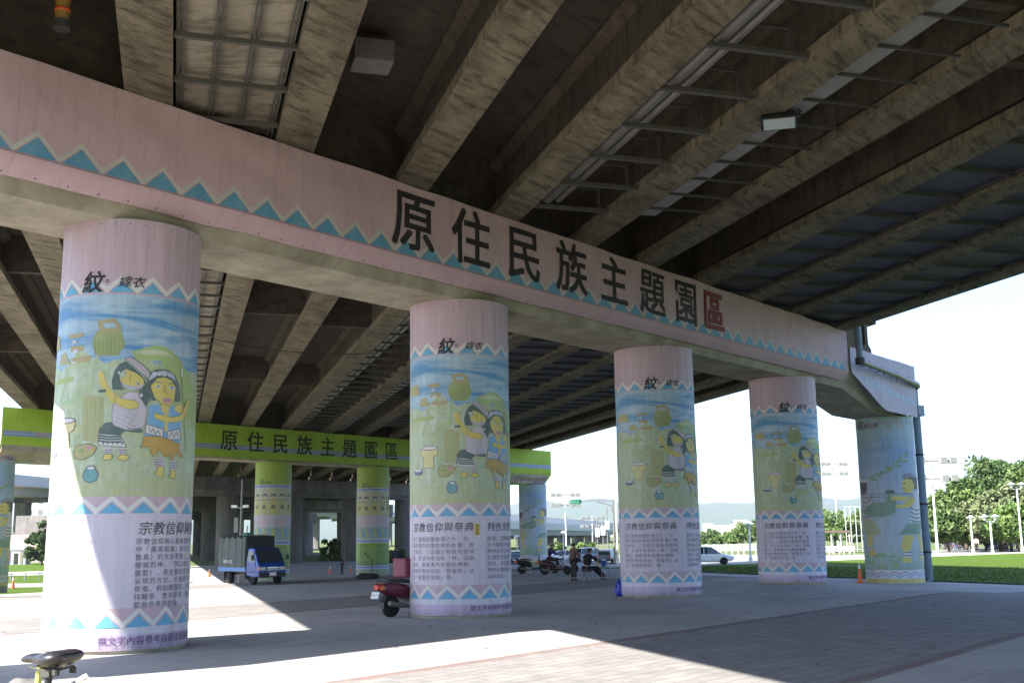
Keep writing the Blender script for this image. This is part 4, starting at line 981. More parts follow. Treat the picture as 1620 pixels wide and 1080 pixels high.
# ================================================================== TREES
def leafcloud(seed, clumps, n, size, dark, light):
    rn = random.Random(seed); mb = MB()
    for (c, rad) in clumps:
        tone = rn.random()
        for k in range(n):
            v = Vector((rn.gauss(0, 1), rn.gauss(0, 1), rn.gauss(0, 1))).normalized()*rad*(rn.random()**.4); v.z *= .8
            p = Vector(c)+v; a = Vector((rn.gauss(0, 1), rn.gauss(0, 1), rn.gauss(0, 1)+.6)).normalized(); b = a.orthogonal().normalized(); b.rotate(Matrix.Rotation(rn.uniform(0, 6.3), 3, a)); c2 = a.cross(b)
            s_ = size*rn.uniform(.6, 1.35); t = min(1, max(0, tone*.7+rn.uniform(-.1, .4))); col = tuple(d0+(l0-d0)*t for d0, l0 in zip(dark, light))
            mb.add([p-b*s_, p-c2*s_*.5, p+b*s_, p+c2*s_*.5], [(0, 1, 2, 3)], 0, col)
    return mb
def tree(label, p, hh, w_, seed, dark=(.022, .055, .012), light=(.085, .15, .035), n=70, cl=55, size=.32, trunk=.3, group=None, bole=.28, cat='tree'):
    rn = random.Random(seed); r = empty('tree', p, rn.uniform(0, 6)); tag(r, label, cat, group)
    clumps = []
    for k in range(cl):
        a = rn.uniform(0, 6.283); rr_ = w_*math.sqrt(rn.random())*.92; top = 1-(rr_/w_)**2*.6
        z = hh*(bole+(1-bole)*rn.random()*top*.93); clumps.append(((rr_*math.cos(a), rr_*math.sin(a), z), w_*rn.uniform(.20, .36)))
    leafcloud(seed, clumps, n, size, dark, light).build('crown', M['leaf'], r, recalc=False)
    mb = MB(); mb.tube([(0, 0, -.2), (.05, 0, hh*.15), (0, .1, hh*bole), (.1, .1, hh*.6)], [trunk*1.25, trunk, trunk*.8, trunk*.3], 10)
    for k in range(7):
        c, rd = clumps[k*3 % len(clumps)]; c = Vector(c); s0 = Vector((0, .05, hh*(bole*.7+.08*(k % 3))))
        mb.tube([s0, s0.lerp(c, .5)+Vector((0, 0, .3)), c], [trunk*.5, trunk*.3, trunk*.1], 6)
    mb.build('trunk', M['bark'], r, smooth=True); return r
PK = 'trees in the park at right'
T = [  # photo pixel of the trunk foot, tree height in pixels, crown half width in pixels, tone, label
 (1580, 868, 148, 62, 0, 'tallest dark green tree at the back of the park'), (1530, 870, 122, 44, 0, 'dark tree at the left shoulder of the tall park tree'), (1630, 868, 140, 60, 0, 'dark green tree cut by the right edge of the photo'),
 (1560, 872, 84, 50, 1, 'olive green spreading tree in front of the tall park tree'), (1502, 873, 76, 34, 0, 'low dark tree right of the drain pipe'), (1612, 873, 82, 42, 2, 'bright green tree at the right edge of the park'), (1600, 872, 110, 40, 1, 'olive tree between the tall tree and the right edge'),
 (1322, 868, 70, 28, 2, 'tree behind the pavilion roof'), (1348, 868, 58, 22, 0, 'darker tree behind the tall white fence frame'), (1298, 868, 60, 22, 2, 'tree half hidden behind the fourth pink column'), (1386, 866, 66, 40, 0, 'tree hidden behind the hunter column'),
 (1122, 866, 32, 20, 0, 'round dark tree above the white sedan'), (1152, 866, 30, 16, 2, 'yellow green bush tree right of the dark round one'), (1176, 866, 44, 20, 2, 'green tree behind the white park lamp'), (1200, 866, 50, 16, 0, 'tree behind the left edge of the fourth pink column')]
for k, (px, py, hp, wp, tone, lab) in enumerate(T):
    p = gp(px, py); d_ = math.hypot(p.x, p.y); m = d_/1740; hp *= .9
    tn = (((.04, .085, .02), (.14, .21, .055)), ((.10, .13, .055), (.22, .26, .12)), ((.06, .12, .025), (.18, .27, .07)))[tone]
    tree(lab, p, hp*m, wp*m, 40+k, tn[0], tn[1], 260 if wp > 30 else 130, 80 if wp > 30 else 44, .17+.0022*wp, .02*hp*m, PK, .26)
for k, (px, py, hp, wp, lab) in enumerate(((66, 893, 62, 22, 'leafy tree just left of the nearest column'), (34, 884, 34, 26, 'dark low tree behind the white cabins'), (12, 886, 40, 20, 'dark tree at the left edge of the photo'), (90, 890, 58, 20, 'tree hidden behind the sunlit side of the nearest column'))):
    p = gp(px, py); d_ = math.hypot(p.x, p.y); m = d_/1740; tree(lab, p, hp*m, wp*m, 80+k, (.025, .06, .014), (.10, .17, .04), 120, 45, .3, .02*hp*m, 'trees at left beyond the slip road', .12)
for k, (px, py, hp, wp, lab) in enumerate(((522, 887, 40, 22, 'bushy shrub seen between the two green columns'), (628, 890, 26, 16, 'yellow green shrub behind the standing man in navy'), (925, 878, 22, 22, 'low shrub beyond the road behind the seated man'), (880, 878, 18, 18, 'low shrub right of the outer blue column'), (850, 878, 16, 18, 'low shrub behind the outer blue column'))):
    p = gp(px, py); d_ = math.hypot(p.x, p.y); m = d_/1740; tree(lab, p, hp*m, wp*m, 95+k, (.035, .08, .014), (.16, .24, .05), 50, 30, .3, .015*hp*m, 'shrubs beyond the plaza', .02, 'shrub')

# ================================================================== MASTS, LAMPS, SIGNS, FENCES
def scale_at(px, py): p = gp(px, py); return p, math.hypot(p.x, p.y)/1740
def mast(px, py, hp, label, rows=2):
    p, m = scale_at(px, py); r = empty('floodlight_mast', p, R_(10)); tag(r, label, 'floodlight mast', 'floodlight masts round the sports ground'); H_ = hp*m
    mb = MB(); mb.tube([(0, 0, -.2), (0, 0, H_*.5), (0, 0, H_)], [.15, .11, .07], 10); mb.build('pole', M['white'], r, smooth=True)
    for k in range(rows):
        z = H_-.4-1.9*k; mb = MB(); mb.box((0, 0, z), (5.4, .14, .14)); mb.build('crossarm', M['galv'], r)
        for x in (-2.4, -1.3, 1.3, 2.4):
            mb = MB(); mb.box((x, -.3, z+.05), (.8, .5, .7)); mb.box((x, .0, z-.1), (.1, .4, .1)); mb.build('lamp_head', M['plate'], r, bevel=.05)
mast(1327, 866, 127, 'white floodlight mast left of the hunter column')
mast(896, 874, 92, 'white floodlight mast behind the parked scooters', 2)
mast(1484, 876, 140, 'white floodlight mast right of the tall drain pipe')
mast(938, 868, 50, 'smaller floodlight mast far off beside the street lamp')
def lamp(px, py, hp, label, heads=1):
    p, m = scale_at(px, py); H_ = hp*m; r = empty('park_lamp', p); tag(r, label, 'park lamp', 'white park lamps')
    mb = MB(); mb.tube([(0, 0, -.1), (0, 0, .4), (0, 0, .45), (0, 0, H_-.5)], [.16, .16, .1, .075], 10); mb.build('post', M['white'], r, smooth=True)
    for k in range(heads):
        x = 0 if heads == 1 else (-.55, .55, 0)[k]; z = H_-.5
        if heads > 1: mb = MB(); mb.tube([(0, 0, z-.2), (x*.7, 0, z-.15), (x, 0, z)], .035, 6); mb.build('arm', M['white'], r, smooth=True)
        mb = MB(); mb.lathe([(.0, 0), (.14, 0), (.17, .12), (.2, .34), (.0, .34)], 12, (x, 0, z)); mb.build('lantern', M['lens'], r, smooth=True)
        mb = MB(); mb.lathe([(.46, .34), (.44, .38), (.2, .46), (.05, .58), (0, .6)], 16, (x, 0, z)); mb.build('hat', M['white'], r, smooth=True)
lamp(1188, 889, 60, 'white park lamp with a hat left of the fourth pink column'); lamp(1540, 875, 53, 'white hatted park lamp in front of the spreading tree'); lamp(1571, 876, 55, 'twin headed park lamp in front of the brown trunk', 2)
lamp(1618, 874, 98, 'tall twin headed park lamp at the right edge', 2); lamp(818, 888, 40, 'white park lamp between the second pink and outer blue columns'); lamp(892, 886, 44, 'white park lamp left of the standing man in brown'); lamp(660, 890, 40, 'white park lamp behind the second pink column')
# street lamp with a long arm and green head, guyed by a wire
p, m = scale_at(973, 893); H_ = 100*m; r = empty('street_lamp', p, R_(6)); tag(r, 'street lamp pole with a long arm and green head', 'street lamp')
mb = MB(); mb.tube([(0, 0, -.1), (0, 0, H_*.6), (0, 0, H_)], [.14, .11, .08], 10); mb.build('pole', M['galv'], r, smooth=True)
mb = MB(); mb.tube([(.35, 0, 0), (.35, 0, H_*.97)], [.13, .1], 8); mb.build('pole', paint('cream_post', (.62, .58, .42)), r, smooth=True)
mb = MB(); mb.tube([(0, 0, H_*.98), (-25*m, 0, H_*.985), (-52*m, 0, H_*.985)], .05, 6); mb.tube([(0, 0, H_*.72), (-3*m, 0, H_*.9), (-14*m, 0, H_*.94), (-26*m, 0, H_*.965)], .05, 6); mb.build('arm', M['galv'], r, smooth=True)
mb = MB(); mb.loft([[Vector((x*m, y*b, H_*.97+z*b)) for y, z in ((-.5, -.3), (.5, -.3), (.4, .3), (-.4, .3))] for x, b in ((-50, .5), (-54, 1), (-66, .9), (-70, .4))]); mb.build('lamp_head', paint('lamp_green', (.03, .13, .08)), r, smooth=True)
mb = MB(); mb.tube([(0, 0, H_*.99), (0, 0, H_+41*m)], .04, 6); mb.build('mast_top', M['galv'], r, smooth=True)
mb = MB(); mb.tube([(0, 0, H_+40*m), (-34*m, 1, H_+31*m), (-68*m, 2, H_+24.5*m), (-106*m, 3, H_+20*m)], .018, 4); mb.build('wire', M['darksteel'], r)
for k, (px, hp, col) in enumerate(((962, 74, (.30, .42, .42)), (946, 56, (.5, .5, .5)), (955, 60, (.5, .5, .48)))):
    p, m = scale_at(px, 878); r = empty('signal_pole', p); tag(r, ('signal pole with a pale green box beside the street lamp', 'thin bare pole left of the signal pole', 'slim pole between the signal pole and the street lamp')[k], 'pole')
    mb = MB(); mb.tube([(0, 0, -.1), (0, 0, hp*m)], .09, 8); mb.build('pole', M['galv'], r, smooth=True)
    mb = MB(); mb.box((0, -.15, hp*m*.62), (.7, .3, 1.4)); mb.build('signal_box', paint('box_%d' % k, col), r, bevel=.04)
# backstop frame, pavilion, fences
p, m = scale_at(1353, 872); r = empty('backstop_fence', p, R_(8)); tag(r, 'tall white tube frame with netting behind the orange cone', 'fence'); H_ = 66*m; W_ = 24*m
mb = MB()
for x in (-.5, -.17, .17, .5): mb.tube([(x*W_, 0, 0), (x*W_, 0, H_)], .045, 6)
for z in (.05, .35, .68, 1): mb.tube([(-.5*W_, 0, H_*z), (.5*W_, 0, H_*z)], .035, 6)
mb.build('frame', M['white'], r)
p, m = scale_at(1318, 874); r = empty('park_pavilion', p, R_(5)); tag(r, 'low open pavilion with a flat brown roof', 'pavilion'); H_ = 31*m; W_ = 46*m
mb = MB(); mb.box((0, 0, H_), (W_, 4, .35)); mb.build('roof', paint('brown_roof', (.16, .11, .09)), r, bevel=.03)
for x in (-.45, -.15, .15, .45):
    for y in (-1.7, 1.7): mb = MB(); mb.tube([(x*W_, y, 0), (x*W_, y, H_-.18)], .09, 8); mb.build('post', M['white'], r)
mb = MB(); mb.box((0, 1.6, .5), (W_*.9, .1, 1.0)); mb.build('low_wall', paint('rubble_wall', (.3, .25, .21), .9), r)
def fence(x0, x1, py, hp, label, n, mat):
    a, b = gp(x0, py), gp(x1, py); m = math.hypot(*((a+b)/2).xy)/1740; H_ = hp*m; r = empty('park_fence', a); tag(r, label, 'fence'); d_ = b-a; d_.z = 0
    for k in range(n+1): 
        mb = MB(); q = d_*k/n; mb.tube([(q.x, q.y, -.1), (q.x, q.y, H_)], .07, 6); mb.build('post', mat, r)
    mb = MB()
    for z in (.35, .95): mb.tube([(0, 0, H_*z), (d_.x, d_.y, H_*z)], .045, 6)
    nn = n*6
    for k in range(nn): q = d_*k/nn; mb.tube([(q.x, q.y, H_*.35), (q.x, q.y, H_*.95)], .02, 4)
    mb.build('rail_panel', mat, r)
fence(1112, 1205, 877, 15, 'white railing behind the sedan and the park lamp', 10, M['white']); fence(1296, 1352, 876, 11, 'white railing in front of the pavilion', 7, M['white']); fence(836, 972, 875, 12, 'pale railing along the far side of the road', 16, M['galv'])
a, b = gp(-40, 920), gp(160, 915); r = empty('guard_rail', a); tag(r, 'white steel guard rail along the slip road at left', 'guard rail'); d_ = b-a; d_.z = 0; m = math.hypot(*a.xy)/1740
mb = MB(); H_ = .75
for k in range(2): mb.loft([[q+Vector((0, 0, z))+Vector((d_.y, -d_.x, 0)).normalized()*o for o, z in ((0, H_-.36), (.08, H_-.28), (.02, H_-.2), (.08, H_-.1), (0, H_))] for q in (Vector(), d_)], 0, None, False, False) if k == 0 else None
o = mb.build('beam', M['white'], r); o.modifiers.new('t', 'SOLIDIFY').thickness = .02
for k in range(9): mb = MB(); q = d_*(k+.5)/9; mb.box((q.x, q.y, H_/2-.05), (.12, .12, H_)); mb.build('post', M['galv'], r)
# white cabins with purple panels
for k, (px, lab, c2) in enumerate(((20, 'white portable cabin with a purple panel, the left of two beyond the guard rail', (.22, .10, .34)), (39, 'white portable cabin with a tan panel, the right of two beyond the guard rail', (.5, .42, .30)))):
    p, m = scale_at(px, 893); r = empty('portable_cabin', p, R_(24)); tag(r, lab, 'cabin'); wv = 17*m; hv = 20*m
    mb = MB(); mb.box((0, 0, hv/2), (wv, wv*.8, hv)); mb.build('body', M['white'], r, bevel=.04)
    mb = MB(); mb.box((0, 0, hv+.05), (wv*1.05, wv*.85, .1)); mb.build('roof', M['plate'], r)
    mb = MB(); mb.box((wv*.22, -wv*.4-.01, hv*.42), (wv*.36, .03, hv*.76)); mb.build('door', M['darksteel'], r)
    mb = MB(); mb.box((-wv*.3, -wv*.4-.01, hv*.5), (wv*.2, .03, hv*.84)); mb.build('panel', paint('cab_panel_%d' % k, c2), r)
# pole with cameras and a green tank, behind the truck
p = gp(380, 912); d_ = math.hypot(p.x, p.y); p = at(379, 912, 70); p.z = zg(p.x, p.y); m = 70/1740; r = empty('camera_pole', p); tag(r, 'grey pole with cameras and a pale box behind the truck', 'pole'); H_ = 155*m
mb = MB(); mb.tube([(0, 0, -.1), (0, 0, H_*.5), (0, 0, H_)], [.11, .09, .04], 8); mb.build('pole', M['galv'], r, smooth=True)
mb = MB(); mb.box((-.28, 0, H_*.56), (.26, .2, .9)); mb.build('control_box', M['plate'], r, bevel=.02)
for x, z in ((-.42, .74), (.28, .74)): mb = MB(); mb.box((x, -.05, H_*z), (.36, .18, .16)); mb.tube([(0, 0, H_*z-.1), (x*.7, 0, H_*z-.06)], .03, 6); mb.build('camera', M['white'], r, bevel=.02)
mb = MB(); mb.tube([(0, 0, H_*.45), (.35, 0, H_*.46), (.4, 0, H_*.55)], .035, 6); mb.build('conduit', M['galv'], r, smooth=True)
p = at(391, 900, 72); p.z = zg(p.x, p.y); m = 72/1740; r = empty('water_tank', p); tag(r, 'green cylindrical tank standing on a frame behind the truck', 'tank')
mb = MB(); mb.lathe([(0, 57*m), (.3, 57*m), (.38, 60*m), (.38, 73*m), (.3, 75*m), (0, 76*m)], 16); mb.build('tank_body', paint('tank_green', (.02, .20, .12)), r, smooth=True)
mb = MB()
for x, y in ((-.3, -.3), (.3, -.3), (.3, .3), (-.3, .3)): mb.tube([(x, y, 0), (x, y, 57*m)], .04, 6)
mb.build('stand', M['darksteel'], r)
# ================================================================== PEOPLE
def skinned(name, V, E, Rd, mat, parent, root=0, sub=1, extra=None, mats=None):
    me = bpy.data.meshes.new(name+'_src'); me.from_pydata([tuple(v) for v in V], E, []); o = bpy.data.objects.new(name, me); COL.objects.link(o)
    m = o.modifiers.new('skin', 'SKIN'); m.use_smooth_shade = True
    for i, r in enumerate(Rd):
        sv = me.skin_vertices[0].data[i]; sv.radius = r if isinstance(r, tuple) else (r, r); sv.use_root = (i == root)
    if sub: s_ = o.modifiers.new('sub', 'SUBSURF'); s_.levels = sub; s_.render_levels = sub
    dg = bpy.context.evaluated_depsgraph_get(); dg.update(); nm = bpy.data.meshes.new_from_object(o.evaluated_get(dg)); nm.name = name
    o.modifiers.clear(); o.data = nm; bpy.data.meshes.remove(me)
    nm.materials.clear()
    for k in (mats or [mat]): nm.materials.append(k)
    if extra:                                     # fingers and features joined into the same body mesh
        bm = bmesh.new(); bm.from_mesh(nm); vs = [bm.verts.new(v) for v in extra.v]
        for f, mi in zip(extra.f, extra.m):
            try: bf = bm.faces.new([vs[k] for k in f]); bf.material_index = mi; bf.smooth = True
            except ValueError: pass
        bm.to_mesh(nm); bm.free()
    if parent: o.parent = parent
    return o
STAND = dict(pel=(0, 0, .93), chest=(0, .0, 1.25), neck=(0, .01, 1.46), head=(0, .03, 1.60), shL=(-.19, 0, 1.40), shR=(.19, 0, 1.40), elL=(-.25, .02, 1.12), elR=(.25, .02, 1.12), wrL=(-.24, .12, .88), wrR=(.24, .12, .88),
             hpL=(-.09, 0, .90), hpR=(.09, 0, .90), knL=(-.11, .03, .49), knR=(.11, .03, .49), anL=(-.12, -.02, .09), anR=(.12, -.02, .09), tcap=(0, 0, 0))
def pose(**k): d = {a: Vector(b) for a, b in STAND.items()}; d.update({a: Vector(b) for a, b in k.items()}); return d
SIT = dict(pel=(0, 0, .50), chest=(0, .06, .82), neck=(0, .12, 1.03), head=(0, .17, 1.17), shL=(-.19, .08, .97), shR=(.19, .08, .97), elL=(-.25, .18, .70), elR=(.25, .18, .70), wrL=(-.14, .40, .66), wrR=(.14, .40, .66),
           hpL=(-.09, .02, .48), hpR=(.09, .02, .48), knL=(-.14, .44, .50), knR=(.14, .44, .50), anL=(-.14, .46, .09), anR=(.14, .46, .09))
def person(label, p, rz, J, top, legs, hair=(.02, .018, .016), shoes=(.03, .03, .03), hat=None, scale=1.0, group=None, longcoat=False, parent=None):
    r = parent or empty('person', p, rz); r.scale = (scale,)*3
    if not parent: tag(r, label, 'person', group)
    ex = MB(); hd = J['head']; up_ = (hd-J['neck']).normalized()
    fw = Vector((0, 1, 0))
    for s_ in ('L', 'R'):                         # palms with four fingers and a thumb
        w_, e_ = J['wr'+s_], J['el'+s_]; d_ = (w_-e_).normalized(); sd_ = d_.cross(Vector((0, 0, 1)))
        sd_ = sd_.normalized() if sd_.length > .1 else Vector((1, 0, 0)); nn = sd_.cross(d_)
        ex.tube([w_, w_+d_*.05, w_+d_*.09], [.028, .042, .038], 8, 0, None, True, (1, .5))
        for k, l in enumerate((.058, .07, .066, .05)):
            b = w_+d_*.085+sd_*(k-1.5)*.019; ex.tube([b, b+d_*l*.5-nn*.006, b+d_*l*.85-nn*.028, b+d_*l*.9-nn*.045], [.0095, .009, .0085, .006], 6)
        t0 = w_+d_*.03+sd_*.03*(1 if s_ == 'L' else -1); ex.tube([t0, t0+d_*.03+sd_*.022*(1 if s_ == 'L' else -1), t0+d_*.062+sd_*.024*(1 if s_ == 'L' else -1)-nn*.01], [.011, .010, .007], 6)
    c = hd
    ex.lathe([(0, -.016), (.012, -.008), (.016, .004), (.006, .03), (0, .032)], 8, c+Vector((0, .098, -.012)))                        # nose
    for s_ in (-1, 1):
        ex.lathe([(0, -.011), (.011, 0), (0, .011)], 8, c+Vector((.036*s_, .086, .018)), mat=1); ex.lathe([(0, -.03), (.014, -.012), (.016, .012), (0, .03)], 8, c+Vector((.09*s_, -.005, .0)))
        ex.box(c+Vector((.036*s_, .09, .04)), (.035, .008, .007), 0, 1)
    ex.box(c+Vector((0, .085, -.052)), (.045, .012, .009), 0, 2)
    N = ['pel', 'chest', 'neck', 'shL', 'shR', 'elL', 'elR', 'wrL', 'wrR', 'hpL', 'hpR', 'knL', 'knR', 'anL', 'anR']; V = [J[k] for k in N]
    Rd = [(.11, .085), (.12, .085), .055, .05, .05, .036, .036, .028, .028, .068, .068, .05, .05, .038, .038]; ix = {k: i for i, k in enumerate(N)}
    E = [(0, 1), (1, 2), (1, 3), (1, 4), (3, 5), (4, 6), (5, 7), (6, 8), (0, 9), (0, 10), (9, 11), (10, 12), (11, 13), (12, 14)]
    b0 = len(V); V += [hd+Vector((0, .012, -.075)), hd+Vector((0, .004, -.01)), hd+Vector((0, -.004, .05)), hd+Vector((0, -.006, .095))]; Rd += [(.062, .066), (.078, .09), (.08, .092), (.05, .06)]; E += [(2, b0), (b0, b0+1), (b0+1, b0+2), (b0+2, b0+3)]
    for s_ in ('L', 'R'): a = J['an'+s_]; V.append(a+Vector((0, .15, -.05))); Rd.append((.04, .03)); E.append((ix['an'+s_], len(V)-1))
    skinned('body', V, E, Rd, M['skin'], r, 0, 1, ex, [M['skin'], paint('eye_dark', (.02, .02, .02)), paint('lip', (.25, .09, .07))])
    g = .022
    V = [J['pel']+Vector((0, 0, -.04 if longcoat else .02)), J['chest'], J['neck']+(J['chest']-J['neck'])*.12, J['shL'], J['shR'], J['elL'], J['elR'], J['wrL']+(J['elL']-J['wrL'])*.12, J['wrR']+(J['elR']-J['wrR'])*.12]
    skinned('jacket', V, [(0, 1), (1, 2), (1, 3), (1, 4), (3, 5), (4, 6), (5, 7), (6, 8)], [(.175, .15), (.19, .155), .07, .085, .085, .065, .065, .05, .05], top, r)
    V = [J['pel']+Vector((0, 0, .03)), J['hpL'], J['hpR'], J['knL'], J['knR'], J['anL']+Vector((0, 0, .03)), J['anR']+Vector((0, 0, .03))]
    skinned('trousers', V, [(0, 1), (0, 2), (1, 3), (2, 4), (3, 5), (4, 6)], [(.155, .125), .105, .105, .082, .082, .066, .066], legs, r)
    sm = paint('shoe_%d' % int(shoes[0]*1000), shoes)
    for s_ in ('L', 'R'):
        a = J['an'+s_]; mb = MB(); mb.loft([[a+Vector((x*k, y, z-.09)) for x, z in ((-.04, .0), (.04, .0), (.042, .05*h_), (.025, .1*h_), (-.025, .1*h_), (-.042, .05*h_))] for y, k, h_ in ((-.08, .8, .9), (-.02, 1, 1.1), (.1, 1.1, .75), (.18, .75, .45))]); mb.build('shoe', sm, r, smooth=True)
    hm = paint('hair_%d' % int(hair[0]*1000), hair, .6)
    mb = MB(); rings = []
    for i in range(7):
        t = i/6*1.5; rings.append([c+Vector((.098*math.cos(t*1.0)*math.cos(a), .108*math.cos(t)*math.sin(a)-.012, .03+.085*math.sin(t)-(.085 if math.sin(a) < -.1 and i == 0 else .02 if i == 0 else 0))) for a in [2*math.pi*j/16 for j in range(16)]])
    mb.loft(rings); mb.build('hair', hm, r, smooth=True)
    if hat: mb = MB(); mb.lathe([(.17, .03), (.175, .045), (.115, .06), (.105, .13), (.06, .155), (0, .158)], 18, c); mb.build('hat', hat, r, smooth=True)
    return r
def face_to(az): return -R_(az)
m_ = lambda n, c, ro=.85: paint(n, c, ro, .2)
p = gp(908, 918); person('standing man in a brown jacket with dark trousers, beside the seated person', p, face_to(62), pose(elL=(-.27, .10, 1.13), elR=(.27, .12, 1.12), wrL=(-.12, .32, 1.05), wrR=(.14, .34, 1.08)), m_('brown_jacket', (.16, .085, .07)), m_('grey_trousers', (.045, .04, .04)), scale=1.02, longcoat=True)
p = gp(929, 918); person('person in dark clothes seated on a stool with legs stretched out', p, face_to(55), pose(**{**SIT, 'knL': (-.12, .46, .47), 'knR': (.14, .44, .50), 'anL': (-.10, .86, .09), 'anR': (.2, .74, .09), 'wrR': (.12, .38, .95), 'elR': (.27, .26, .80)}), m_('black_jacket', (.018, .018, .026)), m_('dark_trousers', (.025, .022, .03)), scale=1.17)
r = empty('stool', p, face_to(55)); r.scale = (1.17,)*3; tag(r, 'small folding stool under the seated person in dark clothes', 'stool')
mb = MB(); mb.box((0, .0, .42), (.36, .32, .045)); mb.build('seat', M['darksteel'], r, bevel=.01)
for sx in (-1, 1):
    for sy in (-1, 1): mb = MB(); mb.tube([(sx*.15, sy*.13, .4), (sx*.19, -sy*.19, 0)], .013, 6); mb.build('leg', M['galv'], r)
p = gp(952, 917); r = empty('folding_table', p, face_to(60)); tag(r, 'low folding table in front of the seated person', 'table')
mb = MB(); mb.box((0, 0, .62), (.7, .5, .03)); mb.build('table_top', M['plate'], r, bevel=.008)
for sx in (-1, 1):
    for sy in (-1, 1): mb = MB(); mb.tube([(sx*.32, sy*.22, .6), (sx*.3, sy*.2, 0)], .014, 6); mb.build('leg', M['galv'], r)
q = p+Vector((.12, .1, .636)); mb = MB(); mb.lathe([(.0, 0), (.1, 0), (.14, .28), (.13, .28), (.1, .02), (0, .02)], 16, q); b = mb.build('bucket', paint('blue_bucket', (.03, .12, .38)), None, smooth=True); tag(b, 'blue bucket on the low folding table', 'bucket')
q = p+Vector((-.16, .02, .636)); mb = MB(); mb.lathe([(0, 0), (.05, 0), (.05, .2), (.02, .25), (.02, .3), (0, .3)], 12, q); b = mb.build('bottle', paint('yellow_bottle', (.7, .5, .06)), None, smooth=True); tag(b, 'yellow bottle on the low folding table', 'bottle')
p = gp(627, 913); person('man in a navy jacket and pale trousers standing beyond the maroon scooter', p, face_to(20), pose(wrL=(-.2, .22, .98), elL=(-.27, .03, 1.14)), m_('navy_jacket', (.02, .03, .055)), m_('pale_trousers', (.30, .28, .26)), scale=.98)
p = gp(541, 908); person('dim figure standing far off between the green columns', p, face_to(90), pose(), m_('dim_jacket', (.05, .05, .06)), m_('dark_trousers', (.025, .022, .03)))

